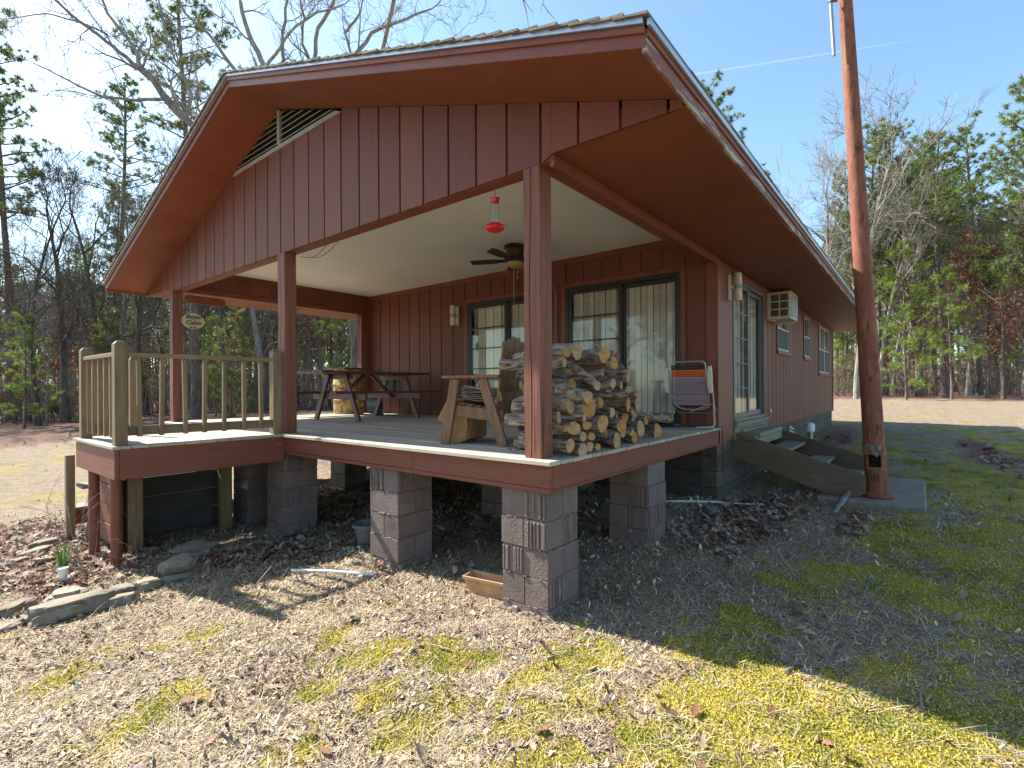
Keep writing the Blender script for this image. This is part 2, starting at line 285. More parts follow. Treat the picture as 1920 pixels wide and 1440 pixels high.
def masks(X, Y):
    n1 = fbm(X, Y, 6, 21); n2 = fbm(X, Y, 1.1, 33); n3 = fbm(X, Y, 22, 41, 3)
    m = blobs(X, Y, [(a, b, c * 1.3, d * 1.3, e, f) for a, b, c, d, e, f in MOSS]) * 1.45 + (n1 - .5) * 1.9 + (n3 - .5) * 1.4 - .36
    far = (((X > 1.2) & (Y < -1.1)) | (X > 5)) & (X < 14) & (Y < 9)
    m = np.where(far, np.maximum(m, (n2 - np.where(X > 6.5, .53, .38)) * 3 + (n1 - .5) * 1.8), m)
    m = np.clip(m * 2.2, 0, 1); m = np.where((X >= 14) | (Y >= 7), np.clip((n2 - .5) * 3, 0, .42), m)
    edge = np.clip((np.hypot(X - 8, Y) - 25) / 5, 0, 1) * .9                       # the leaf carpet of the woods
    edge = np.maximum(edge, np.clip((Y - 20.5) / 3, 0, 1) * .9)
    l = np.clip((np.maximum(blobs(X, Y, LITT), edge) + (n1 - .5) * .9 + (n2 - .5) * .3 - .38) * 2.6, 0, 1)
    d = np.clip((blobs(X, Y, DIRT) + (n1 - .5) * .7 - .4) * 2.2, 0, 1)
    return m * (1 - l * .8), l, d
def make_ground():
    def axis(lo, hi, c0, c1, step, grow):
        a = list(np.arange(c0, c1, step)); s_ = step
        while a[-1] < hi: s_ *= grow; a.append(a[-1] + s_)
        s_ = step
        while a[0] > lo: s_ *= grow; a.insert(0, a[0] - s_)
        return np.array(a)
    xs = axis(-900, 1500, -3.2, 4.8, .045, 1.07); ys = axis(-900, 1500, -4, 6, .045, 1.07)
    X, Y = np.meshgrid(xs, ys, indexing='ij'); Z = gzd(X, Y)
    V = np.stack([X.ravel(), Y.ravel(), Z.ravel()], 1); nx, ny = len(xs), len(ys)
    i = np.arange(nx - 1)[:, None] * ny + np.arange(ny - 1)[None, :]; i = i.ravel(); F = np.stack([i, i + ny, i + ny + 1, i + 1], 1)
    me = npmesh('ground', V, F); me.polygons.foreach_set('use_smooth', np.ones(len(F), dtype=bool))
    m, l, d = masks(X.ravel(), Y.ravel()); a = me.attributes.new('msk', 'FLOAT_VECTOR', 'POINT'); a.data.foreach_set('vector', np.stack([m, l, d], 1).astype(np.float32).ravel())
    mt = bpy.data.materials.new('ground_cover'); mt.use_nodes = True; t = mt.node_tree; t.nodes.clear()
    out = N(t, 'ShaderNodeOutputMaterial'); p = N(t, 'ShaderNodeBsdfPrincipled'); p.inputs['Roughness'].default_value = .95; p.inputs['Specular IOR Level'].default_value = .15
    tc = N(t, 'ShaderNodeTexCoord'); at = N(t, 'ShaderNodeAttribute', attribute_name='msk'); sp = N(t, 'ShaderNodeSeparateXYZ'); L(t, at.outputs['Vector'], sp.inputs[0])
    def nz(s_, d=5): n = N(t, 'ShaderNodeTexNoise'); n.inputs['Scale'].default_value = s_; n.inputs['Detail'].default_value = d; n.inputs['Roughness'].default_value = .65; L(t, tc.outputs['Object'], n.inputs['Vector']); return n.outputs[0]
    def ramp(f, st):
        r = N(t, 'ShaderNodeValToRGB'); L(t, f, r.inputs[0]); e = r.color_ramp.elements
        while len(e) < len(st): e.new(.5)
        for q, (po, c) in zip(e, st): q.position = po; q.color = rgb(c)
        return r.outputs[0]
    def mix(f, a_, b_):
        x = N(t, 'ShaderNodeMix', data_type='RGBA'); L(t, f, x.inputs[0])
        for i_, c in ((6, a_), (7, b_)):
            if isinstance(c, tuple): x.inputs[i_].default_value = rgb(c)
            else: L(t, c, x.inputs[i_])
        return x.outputs[2]
    vo = N(t, 'ShaderNodeTexVoronoi'); vo.inputs['Scale'].default_value = 60; L(t, tc.outputs['Object'], vo.inputs['Vector'])
    vc = N(t, 'ShaderNodeSeparateColor'); L(t, vo.outputs['Color'], vc.inputs[0])
    base = mix(nz(70), ramp(nz(5), [(.3, (.12, .075, .048)), (.5, (.25, .175, .12)), (.7, (.44, .33, .235))]), ramp(vc.outputs[0], [(0, (.12, .09, .06)), (.5, (.30, .24, .17)), (1, (.46, .40, .31))]))
    dirt = ramp(nz(40), [(.3, (.17, .11, .07)), (.7, (.36, .25, .17))])
    leaf = ramp(vc.outputs[1], [(0, (.06, .03, .02)), (.4, (.15, .075, .05)), (.75, (.24, .13, .09)), (1, (.34, .23, .17))])
    moss = mix(ramp(nz(2.2), [(.4, (0, 0, 0)), (.62, (1, 1, 1))]), ramp(nz(120), [(.3, (.19, .145, .022)), (.7, (.60, .46, .075))]), ramp(nz(120), [(.3, (.055, .07, .014)), (.7, (.21, .22, .035))]))
    c = mix(sp.outputs[2], base, dirt); c = mix(sp.outputs[0], c, moss); c = mix(sp.outputs[1], c, leaf)
    L(t, c, p.inputs['Base Color'])
    ad = N(t, 'ShaderNodeMath', operation='ADD'); L(t, nz(28, 6), ad.inputs[0]); L(t, vo.outputs['Distance'], ad.inputs[1])
    b = N(t, 'ShaderNodeBump'); b.inputs['Strength'].default_value = .9; b.inputs['Distance'].default_value = .02; L(t, ad.outputs[0], b.inputs['Height']); L(t, b.outputs[0], p.inputs['Normal'])
    L(t, p.outputs[0], out.inputs[0])
    O('ground', me, mt, kind='structure')
make_ground()

# ================================================================== CABIN
DK = 1.06; XB = 3.70; YR, YL = .05, 7.25; XE = 14.2; YC = 3.70; EVR, EVL = -.89, 8.29; XF = -.47; XBK = 14.75; SOF = 3.14; PIT = 1 / 3
cabin = E('cabin', (0, 0, 0), label='low dark red wooden cabin on block piers with a deep covered porch', cat='cabin')
def siding(mb, ax, pl, out, a0, a1, bot, top, openings=(), ph=0., sp=.3, th=.014, gr=.02, brk=()):
    """board siding with wide grooves. ax: axis the wall runs along; pl: face plane; out: outward sign; bot/top functions of a"""
    lines = [a0]; k = math.floor((a0 - ph) / sp)
    while True:
        k += 1; g = ph + k * sp
        if g >= a1: break
        if g > a0 + .03: lines.append(g)
    lines.append(a1)
    cuts = sorted(set([round(q, 4) for q in [o[0] for o in openings] + [o[1] for o in openings] + list(brk)]))
    for i in range(len(lines) - 1):
        l, r = lines[i] + (gr / 2 if i else 0), lines[i + 1] - (gr / 2 if i < len(lines) - 2 else 0)
        cs = [l] + [c for c in cuts if l < c < r] + [r]; pr = random.random()
        for c0, c1 in zip(cs, cs[1:]):
            mid = (c0 + c1) / 2; ops = sorted([(o[2], o[3]) for o in openings if o[0] <= mid <= o[1]])
            zb0, zb1, zt0, zt1 = bot(c0), bot(c1), top(c0), top(c1)
            segs = []; cur0, cur1 = zb0, zb1
            for (z0, z1) in ops:
                if z0 > cur0 + .002: segs.append((cur0, cur1, z0, z0))
                cur0 = cur1 = max(z1, cur0)
            if min(zt0, zt1) > cur0 or max(zt0, zt1) > cur0 + .004: segs.append((cur0, cur1, zt0, zt1))
            for (b0, b1, t0, t1) in segs:
                p0, p1 = pl, pl - out * th
                if ax == 'Y': f = lambda a, z, p: (p, a, z)
                else: f = lambda a, z, p: (a, p, z)
                vs = [f(c0, b0, p0), f(c1, b1, p0), f(c1, t1, p0), f(c0, t0, p0), f(c0, b0, p1), f(c1, b1, p1), f(c1, t1, p1), f(c0, t0, p1)]
                mb.add(vs, [(0, 1, 2, 3), (7, 6, 5, 4), (0, 4, 5, 1), (1, 5, 6, 2), (2, 6, 7, 3), (3, 7, 4, 0)], pr)
def cst(v): return lambda a: v
def backing(mb, ax, pl, out, a0, a1, z0, z1, openings=(), th=.09):
    """wall core behind the boards, split round openings"""
    cuts = [a0] + sorted(set(q for o in openings for q in o[:2] if a0 < q < a1)) + [a1]
    for c0, c1 in zip(cuts, cuts[1:]):
        mid = (c0 + c1) / 2; cur = z0
        for (oa, ob, za, zb) in sorted([o for o in openings if o[0] < mid < o[1]], key=lambda o: o[2]):
            if za > cur: seg(mb, ax, pl, out, c0, c1, cur, za, th)
            cur = zb
        if cur < z1: seg(mb, ax, pl, out, c0, c1, cur, z1, th)
def seg(mb, ax, pl, out, c0, c1, z0, z1, th):
    p0 = pl - out * .0145; p1 = pl - out * (.0145 + th)
    if ax == 'Y': mb.box(p0, p1, c0, c1, z0, z1, .3)
    else: mb.box(c0, c1, p0, p1, z0, z1, .3)

# --- roof
rt = MB()
def rz_(Y): return (3.29 + (Y - EVR) * PIT) if Y <= YC else (3.29 + (EVL - Y) * PIT)
zr = 3.29 + (YC - EVR) * PIT
rt.prism([(EVR, 3.26), (YC, zr - .03), (EVL, 3.26), (EVL, 3.29), (YC, zr), (EVR, 3.29)], 'X', XF + .03, XBK - .03)
roof = O('roof', rt, M['shingle'], cabin)
sh = MB()
for side in (0, 1):
    run = YC - EVR; nC = 36
    for k in range(nC):
        d0 = -.03 + k * run / nC; d1 = d0 + run / nC + .05; f = XF - .048 - random.random() * .006
        def yy(d): return EVR + d if side == 0 else EVL - d
        def zz(d, up): return 3.291 + d * PIT + up
        xs = f; e = XBK + .015
        while xs < e - .01:
            xe = min(xs + random.uniform(.25, .33), e); o_ = random.random() * .006
            P = [(yy(d0 - o_), zz(d0, .013)), (yy(d1), zz(d1, .001)), (yy(d1), zz(d1, .008)), (yy(d0 - o_), zz(d0, .027 + o_))]
            sh.prism(P if side == 0 else P[::-1], 'X', xs, xe - .002); xs = xe
O('shingle_layer', sh, M['shingle'], roof)
cap = MB()
x_ = XF - .02
while x_ < XBK:
    cap.prism([(YC - .14, zr - .02), (YC, zr + .028), (YC + .14, zr - .02), (YC, zr + .04)], 'X', x_, x_ + .23); x_ += .2
O('ridge_cap', cap, M['shingle'], roof)
# --- fascias, drip edge, soffits
fa = MB()                                                # rake boards on the gable end
for (y0, y1, s_) in ((EVR, YC, 1), (EVL, YC, -1)):
    zb = lambda y: SOF + .03 + abs(y - y0) * PIT
    P = [(y0, zb(y0)), (y1, zb(y1)), (y1, zb(y1) + .10), (y0, zb(y0) + .10)]
    fa.prism(P if s_ > 0 else P[::-1], 'X', XF, XF + .022)
    P = [(y0, zb(y0) + .065), (y1, zb(y1) + .065), (y1, zb(y1) + .10), (y0, zb(y0) + .10)]
    fa.prism(P if s_ > 0 else P[::-1], 'X', XF - .016, XF - .001)
O('rake_board', fa, M['trim'], cabin, bevel=.002)
fe = MB(); fe.box(XF + .001, XBK, EVR - .001, EVR + .021, SOF + .008, SOF + .115); O('eave_fascia', fe, M['peel'], cabin, label='eave fascia board with peeling paint', bevel=.002)
fe = MB(); fe.box(XF + .001, XBK, EVR - .014, EVR - .002, SOF + .085, SOF + .118); O('eave_trim', fe, M['trim'], cabin)
fe = MB(); fe.box(XF + .001, XBK, EVL - .021, EVL + .001, SOF + .01, SOF + .125); O('eave_fascia', fe, M['trim'], cabin, bevel=.002)
de = MB()
for (y0, y1, s_) in ((EVR, YC, 1), (EVL, YC, -1)):
    P = [(y0, SOF + .131), (y1, SOF + .131 + abs(y1 - y0) * PIT), (y1, SOF + .162 + abs(y1 - y0) * PIT), (y0, SOF + .162)]
    de.prism(P if s_ > 0 else P[::-1], 'X', XF - .032, XF - .002)
de.box(XF - .02, XBK, EVR - .03, EVR - .016, SOF + .119, SOF + .152); de.box(XF - .02, XBK, EVL + .004, EVL + .018, SOF + .122, SOF + .158)
O('drip_edge', de, M['drip'], cabin)
sf = MB()                                                # flat side soffits in plywood sheets, sloping rake soffits
for (ya, yb) in ((EVR + .022, YR - .02), (YL + .02, EVL - .022)):
    x = .1
    while x < XBK - .02: sf.box(x + .002, min(x + 2.44, XBK) - .011, ya, yb, SOF, SOF + .012); x += 2.44
for (y0, y1, s_) in ((EVR + .005, YC, 1), (EVL - .005, YC, -1)):
    n = 2
    for k in range(n):
        a, b = y0 + (y1 - y0) * k / n, y0 + (y1 - y0) * (k + 1) / n
        zq = lambda y: SOF + .033 + abs(y - y0) * PIT
        P = [(a, zq(a)), (b, zq(b)), (b, zq(b) + .012), (a, zq(a) + .012)]
        sf.prism(P if s_ > 0 else P[::-1], 'X', XF + .023, .085)
O('soffit', sf, M['soffit'], cabin)
wl = MB()                                                # rear gable
siding(wl, 'Y', XE, 1, EVR + .03, EVL - .03, lambda a: .9 if YR < a < YL else SOF, lambda a: 3.2 + (YC - EVR - abs(a - YC)) * PIT - .01, brk=(YR, YL, YC)); backing(wl, 'Y', XE, 1, YR, YL, .9, 3.3)
wl.prism([(YR, 3.3), (YL, 3.3), (YC, 4.5)], 'X', XE - .1, XE - .02)
# --- side wall (right), side wall (left), porch back wall
DOORS = (4.38, 6.12, 1.08, 3.03)
WINS = [(7.07, 8.07, 2.20, 2.98), (9.66, 10.42, 2.20, 3.07), (11.68, 13.48, 1.90, 3.06)]
opr = [DOORS] + WINS
siding(wl, 'X', YR, -1, XB + .10, XE - .09, cst(.87), cst(3.125), opr, ph=6.375); backing(wl, 'X', YR, -1, XB, XE - .105, .88, 3.3, opr)
siding(wl, 'X', YL, 1, XB, XE - .09, cst(.87), cst(3.125), (), ph=.1); backing(wl, 'X', YL, 1, XB, XE - .105, .88, 3.3)
D1 = (2.45, 4.28, 1.09, 3.03); D2 = (.50, 2.24, 1.09, 3.04)
siding(wl, 'Y', XB, -1, YR + .05, YL - .06, cst(DK), cst(3.50), (D1, D2), ph=4.637); backing(wl, 'Y', XB, -1, YR + .11, YL - .11, DK - .1, 3.5, (D1, D2))
O('wall', wl, M['side_y'], cabin, bevel=.0015)
tr = MB()                                                # corner boards and head trim
tr.box(XB - .018, XB + .11, YR - .02, YR + .0, .84, SOF - .002); tr.box(XB + .115, XB + .30, YR - .014, YR - .001, .84, SOF - .002)
tr.box(XB + .305, XB + .62, YR - .012, YR - .0005, .86, SOF - .002)
tr.box(XB - .02, XB - .001, YR + .001, YR + .12, DK + .001, 3.48); tr.box(XB - .021, XB - .001, YL - .17, YL - .062, DK + .001, 3.48)
tr.box(XB - .016, XB - .001, YR + .125, YL - .175, 3.40, 3.484)
tr.box(XE - .10, XE + .012, YR - .018, YR - .001, .86, SOF - .002); tr.box(XB + .62, XE - .11, YR - .016, YR - .001, 3.085, SOF - .002)
O('corner_trim', tr, M['trim'], cabin, bevel=.002)
fo = MB()
for (x0, x1, y0, y1) in ((XB + .05, XE - .03, YR + .02, YR + .22), (XB + .05, XE - .03, YL - .22, YL - .02), (XE - .23, XE - .03, YR + .23, YL - .23)):
    for k in range(6):
        z0 = -.3 + k * .2
        if z0 < .87: fo.box(x0, x1, y0, y1, z0, min(z0 + .195, .869), k * .17 % 1)
O('foundation', fo, M['found'], cabin, bevel=.004)
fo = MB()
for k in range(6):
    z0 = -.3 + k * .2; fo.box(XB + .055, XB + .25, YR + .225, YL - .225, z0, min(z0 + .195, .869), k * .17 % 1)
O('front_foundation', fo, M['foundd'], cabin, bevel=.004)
fl = MB(); fl.box(XB + .12, XE - .12, YR + .12, YL - .12, .95, 1.05); fl.box(XB + .12, XE - .12, YR + .12, YL - .12, 3.42, 3.46); fl.box(XB + 3.6, XB + 3.7, YR + .12, YL - .12, 1.06, 3.41)
O('interior', fl, M['inside'], cabin)
# --- front gable, vent, headers, ceiling
ga = MB(); XG = .085
def gtop(a): return min(SOF + .03 + (YC - EVR - abs(a - YC)) * PIT + .0, 9)
def gtopv(a): return gtop(a) if (a <= 2.505 or a >= 4.895) else 4.272
siding(ga, 'Y', XG, -1, EVR + .03, EVL - .03, lambda a: 3.09 if YR - .02 < a < YL + .02 else SOF - .004, gtopv, ph=.121, brk=(YR - .02, YL + .02, 2.505, 4.895, YC), th=.016)
ga.prism([(EVR + .05, SOF), (EVL - .05, SOF), (YC, gtop(YC) - .03)], 'X', XG + .0165, XG + .03); ga.box(XG + .0165, XG + .03, YR - .02, YL + .02, 3.092, SOF - .001)
O('gable_wall', ga, M['side_y'], cabin, bevel=.0015)
ve = MB(); vb = 4.275
ve.prism([(2.50, vb - .012), (4.90, vb - .012), (4.80, vb + .028), (2.60, vb + .028)], 'X', XG - .022, XG - .0005); ve.bar((XG - .014, YC, vb + .03), (XG - .014, YC, gtop(YC) - .02), .04, .05, up=(0, 1, 0))
gv = O('gable_vent', ve, M['vent'], cabin, label='triangular louvred gable vent', bevel=.002)
lo = MB()
for k in range(6):
    z = vb + .045 + k * .062; hw = (gtop(YC) - .012 - z - .02) / PIT
    if hw > .1:
        x0, x1 = XG - .026, XG + .012
        lo.add([(x0, YC - hw, z), (x0, YC + hw, z), (x1, YC + hw, z + .03), (x1, YC - hw, z + .03), (x0, YC - hw, z + .009), (x0, YC + hw, z + .009), (x1, YC + hw, z + .039), (x1, YC - hw, z + .039)],
               [(0, 1, 2, 3), (7, 6, 5, 4), (0, 4, 5, 1), (1, 5, 6, 2), (2, 6, 7, 3), (3, 7, 4, 0)])
O('louvre', lo, M['vent'], gv)
vk = MB(); vk.prism([(2.52, vb), (4.88, vb), (YC, gtop(YC) - .02)], 'X', XG + .0145, XG + .0162); O('vent_dark_sheet', vk, M['black'], gv)  # black sheet in place of the dark hollow behind the louvres
hd = MB()
hd.box(XG + .031, XG + .15, YR - .018, YL + .018, 3.088, 3.484)         # front beam
hd.box(XG + .151, XB - .022, YR + .01, YR + .14, 3.088, 3.484); hd.box(XG + .151, XB - .022, YL - .14, YL - .05, 3.12, 3.484)
O('header_beam', hd, M['soffit'], cabin, bevel=.003)
ht = MB(); ht.box(XG + .02, XB - .02, YR - .03, YR + .009, 3.055, SOF - .002); ht.box(XG + .152, XB - .03, YL - .155, YL - .141, 3.09, 3.16); ht.box(XG + .152, XB - .03, YL - .153, YL - .141, 3.43, 3.483)
ht.box(XG + .152, XB - .03, YL - .14, YL - .02, 3.09, 3.119)
O('header_trim', ht, M['trim'], cabin, bevel=.003)
hs = MB(); siding(hs, 'X', YL - .1415, -1, XG + .152, XB - .03, cst(3.161), cst(3.429), ph=.1, th=.008); O('header_siding', hs, M['side_y'], cabin)
cl = MB()
for (a, b, c, d) in ((XG + .14, 1.42, YR + .1, 2.5), (XG + .14, 1.42, 2.5, 4.94), (XG + .14, 1.42, 4.94, YL - .06), (1.42, 2.63, YR + .1, 1.28), (1.42, 2.63, 1.28, 3.72), (1.42, 2.63, 3.72, 6.16), (1.42, 2.63, 6.16, YL - .06), (2.63, XB, YR + .1, 2.5), (2.63, XB, 2.5, 4.94), (2.63, XB, 4.94, YL - .06)):
    cl.box(a + .002, b - .002, c + .002, d - .002, 3.485, 3.497)
O('porch_ceiling', cl, M['ceil'], cabin)
cm = MB(); cm.box(1.40, 1.44, YR + .1, YL - .1, 3.498, 3.52); cm.box(2.6, 2.66, YR + .1, YL - .1, 3.498, 3.52); cm.box(XG + .14, XB, YR + .1, YL - .06, 3.521, 3.53); O('ceiling_joist', cm, M['ceil'], cabin)

# --- deck
dk = MB(); x = .135
while x < XB - .03:
    y = -.002 - random.random() * .014; dk.box(x + .0025, min(x + .138, XB - .02) - .0025, y, YL + .12 + random.random() * .01, DK - .027, DK + random.uniform(-.0015, .0015)); x += .14
dk.box(.0, .132, .0, 3.55, DK - .027, DK + .002); dk.box(.0, .132, 3.56, YL + .12, DK - .027, DK + .001)      # front edge boards
x = -1.50; k = 0
while x < -.01:
    x1 = min(x + .14, -.002)
    dk.box(x + .0025, x1 - .0025, 3.555, 4.975, DK - .027, DK + random.uniform(-.001, .0025)); x += .14
decking = O('deck_floor', dk, M['deck'], cabin, bevel=.003)
rm = MB()
rm.box(.042, .078, .03, 1.43, .875, DK - .028, .3); rm.box(.042, .078, 1.433, 3.62, .875, DK - .028, .6); rm.box(.05, .084, .034, 3.60, .838, .873, .4)
rm.box(.08, XB + .03, .03, .066, .86, DK - .028, .5); rm.box(.086, XB + .02, .04, .072, .835, .858, .5)
rm.box(.042, .078, 4.93, YL + .09, .84, DK - .028, .2); rm.box(.08, XB, YL + .06, YL + .09, .84, DK - .028)
O('deck_rim', rm, M['rim'], cabin, bevel=.004)
r2 = MB(); r2.box(-1.44, .041, 3.575, 3.612, .765, DK - .028, .55); r2.box(-1.478, -1.442, 3.574, 4.95, .765, DK - .028, .8); r2.box(-1.44, .04, 4.915, 4.95, .765, DK - .028)
O('landing_rim', r2, M['rim'], cabin, bevel=.004)
js = MB()
for i in range(9): js.box(.09 + .4 * i + .2, .13 + .4 * i + .2, .075, YL, .87, DK - .029)
for i in range(3): js.box(-1.3 + .4 * i, -1.26 + .4 * i, 3.62, 4.91, .86, DK - .029)
for y in (.3, 1.9, 3.85, 6.95): js.box(.1, XB, y, y + .09, .835, .869)
O('deck_joist', js, M['step'], cabin)
# --- porch posts
def post(x0, x1, y0, y1, z0, z1, lab, seed):
    random.seed(seed); m = MB(); n = 14; vs = []; fs = []
    for k in range(n + 1):
        z = z0 + (z1 - z0) * k / n; ox = .003 * math.sin(k * .9 + seed); oy = .003 * math.cos(k * .7 + seed)
        c = .006
        ring = [(x0 + c, y0), (x1 - c, y0), (x1, y0 + c), (x1, y1 - c), (x1 - c, y1), (x0 + c, y1), (x0, y1 - c), (x0, y1 - .055 + .01 * math.sin(k * .6 + seed)), (x0 + .012, y1 - .060 + .01 * math.sin(k * .6 + seed)), (x0, y1 - .065 + .01 * math.sin(k * .6 + seed)), (x0, y0 + c)]
        vs += [(a + ox, b + oy, z) for a, b in ring]
    R = 11
    for k in range(n):
        for j in range(R): fs.append((k * R + j, k * R + (j + 1) % R, (k + 1) * R + (j + 1) % R, (k + 1) * R + j))
    fs += [tuple(range(R - 1, -1, -1)), tuple(range(n * R, (n + 1) * R))]; m.add(vs, fs)
    O('porch_post', m, M['post'], cabin, label=lab)
post(.085, .228, .13, .275, DK + .002, 3.088, 'cracked red corner post beside the firewood', 3)
post(.085, .225, 3.635, 3.795, DK + .002, 3.088, 'red post at the inner end of the railing', 5)
post(.085, .225, YL - .16, YL - .02, DK + .002, 3.088, 'red post at the far left corner of the porch', 8)
post(XB - .20, XB - .03, YL - .14, YL - .0, DK + .002, 3.088, None, 9)
# --- block piers
def pier(x0, y0, top=.834, s=.4, seed=0, det=True):
    random.seed(seed + 50); m = MB(); z1 = top; z0 = float(gz(x0, y0)) - .12; k = seed % 2
    while z1 > z0:
        zb = max(z1 - .203, z0); g = .004; j = random.uniform(-.004, .004)
        def fluted(fx):   # one face shows a block end with flutes
            pass
        if k % 2 == 0: pcs = [(x0, x0 + s / 2 - .003, y0, y0 + s), (x0 + s / 2 + .003, x0 + s, y0, y0 + s)]
        else: pcs = [(x0, x0 + s, y0, y0 + s / 2 - .003), (x0, x0 + s, y0 + s / 2 + .003, y0 + s)]
        for (a, b, c, d) in pcs: m.box(a + j, b + j, c - j, d - j, zb + g, z1 - .001)
        m.box(x0 + .012, x0 + s - .012, y0 + .012, y0 + s - .012, zb - .002, zb + g + .002)
        if det and zb > z0 + .02:
            fl_ = [f for f in (0, 1) if random.random() < .62]
            for f in fl_:
                h0 = random.choice([0, s / 2, 0]); wd = s / 2 if random.random() < .7 else s
                if f == 1 and wd == s: h0 = 0
                if wd == s: h0 = 0
                c = h0 + .012
                while c < h0 + wd - .02:
                    w_ = random.choice([.012, .015, .02, .03]); dp = random.uniform(.005, .013)
                    if f == 0: m.box(x0 - dp + j, x0 + j + .001, y0 + c, y0 + c + w_, zb + .018, z1 - .014)
                    else: m.box(x0 + c, x0 + c + w_, y0 - dp - j, y0 - j + .001, zb + .018, z1 - .014)
                    c += w_ + random.choice([.008, .018, .04, .055])
            for q in range(7):                         # mortar lumps along the joint
                a = random.uniform(0, s - .03); w_ = random.uniform(.015, .06); h_ = random.uniform(.004, .01)
                m.box(x0 - .006, x0 + .001, y0 + a, y0 + min(a + w_, s), zb - h_ + g, zb + h_) if q % 2 else m.box(x0 + a, x0 + min(a + w_, s), y0 - .006, y0 + .001, zb - h_ + g, zb + h_)
        z1 = zb; k += 1
    pr_ = O('block_pier', m, M['block'], cabin, bevel=.004)
    if det:
        f = MB(); random.seed(seed + 9); g0 = float(gz(x0, y0))
        for q in range(16):
            a = s * (q % 8) / 8; w_ = s / 8 * random.uniform(.8, 1.3); h_ = g0 + random.uniform(.005, .05)
            (f.box(x0 - random.uniform(.008, .03), x0 + .01, y0 + a, y0 + a + w_, g0 - .1, h_) if q < 8 else f.box(x0 + a, x0 + a + w_, y0 - random.uniform(.008, .03), y0 + .01, g0 - .1, h_ + .001))
        O('footing', f, M['soil'], pr_, bevel=.006)
    return pr_
for i, (a, b) in enumerate(((.085, .085), (.085, 1.67), (.085, 3.67), (.10, 4.62), (.085, 6.85), (1.685, .06), (1.70, 1.75), (1.70, 3.6), (1.75, 5.05), (1.7, 6.85), (3.25, 1.75), (3.25, 3.6), (3.25, 5.2))): pier(a, b, seed=i, det=i in (0, 1, 2, 5))
# --- landing railing
rail = O('landing_railing', MB(), M['rawx'], cabin, label='weathered wooden railing round the side landing')
def rpost(x, y, z0, h, s=.09):
    m = MB(); m.box(x - s / 2, x + s / 2, y - s / 2, y + s / 2, z0, z0 + h - .03)
    m.add([(x - s / 2, y - s / 2, z0 + h - .03), (x + s / 2, y - s / 2, z0 + h - .03), (x + s / 2, y + s / 2, z0 + h - .03), (x - s / 2, y + s / 2, z0 + h - .03), (x - s / 4, y - s / 4, z0 + h), (x + s / 4, y - s / 4, z0 + h), (x + s / 4, y + s / 4, z0 + h), (x - s / 4, y + s / 4, z0 + h)],
          [(0, 1, 5, 4), (1, 2, 6, 5), (2, 3, 7, 6), (3, 0, 4, 7), (4, 5, 6, 7)])
    O('railing_post', m, M['raw'], rail, bevel=.003)
rpost(-1.42, 3.645, DK + .002, .93, .095); rpost(-1.42, 4.83, DK + .002, .93); rpost(.012, 3.715, DK + .003, .94); rpost(-1.0, 4.90, DK + .002, .86, .06)
m = MB(); m.bar((-1.374, 3.66, 1.873), (-.034, 3.66, 1.88), .07, .038); m.bar((-1.42, 3.693, 1.873), (-1.42, 4.784, 1.878), .07, .038); O('top_rail', m, M['rawx'], rail, bevel=.004)
m = MB(); m.bar((-1.374, 3.695, 1.185), (-.034, 3.70, 1.178), .036, .088); m.bar((-1.385, 3.693, 1.18), (-1.385, 4.784, 1.18), .036, .088); O('bottom_rail', m, M['rawx'], rail, bevel=.003)
def bal(p0, p1): m = MB(); m.bar(p0, p1, .036, .036, up=(1, 0, 0)); O('baluster', m, M['raw'], rail, bevel=.003)
for i, x in enumerate((-1.277, -1.089, -.908, -.725, -.541, -.352, -.178)): random.seed(i); e = random.uniform(-.012, .012); bal((x + e, 3.657, 1.13), (x, 3.657, 1.853))
for i, y in enumerate((4.678, 4.481, 4.27, 4.069, 3.879)): random.seed(i + 9); e = random.uniform(-.012, .012); bal((-1.424, y + e, 1.12), (-1.424, y, 1.853))
# --- landing supports and side stairs
for (x, y) in ((-1.385, 3.92), (-1.40, 4.62)):
    m = MB(); m.tube([(x, y, -.3), (x, y, .5), (x, y, .764)], .046, 16); O('pipe_support', m, M['trim'], cabin, smooth=True)
for (x, y) in ((-1.10, 4.48), (-.12, 4.72), (-.1, 6.3)): m = MB(); m.box(x - .065, x + .065, y - .05, y + .05, -.3, .859); O('timber_support', m, M['raw'], cabin, bevel=.003)
st = MB()
for k in range(4):
    z = .70 - k * .205; st.box(-1.245 - .004 * (k % 2), -1.21, 4.42, 5.35 + .3 * (k > 1), z - .14, z + .058)

O('stair_skirt', st, M['rim'], cabin, bevel=.003)
st = MB()
for k in range(5): st.box(-1.205, .02, 4.985, 5.015 + .003 * (k % 2), -.32 + k * .22, -.105 + k * .22)
for k in range(5): st.box(-.02, .01, 5.02, 6.2, -.32 + k * .22, -.105 + k * .22)
O('back_skirt', st, M['foundd'], cabin, bevel=.003)
st = MB()
for k, (y, z) in enumerate(((5.02, .78), (5.30, .50), (5.72, .20))): st.box(-1.36, -.2, y, y + .28, z - .035, z, k * .4)
O('stair_tread', st, M['tread'], cabin, bevel=.003)
st = MB()
for k, (y, z) in enumerate(((5.26, .46), (5.98, .16))): st.box(-1.3, -.25, y - .02, y, z - .2, z)
O('stair_riser', st, M['rim'], cabin, bevel=.002)
m = MB(); m.box(-1.44, -1.36, 5.62, 5.70, -.35, .82); O('timber_support', m, M['raw'], cabin, bevel=.003)
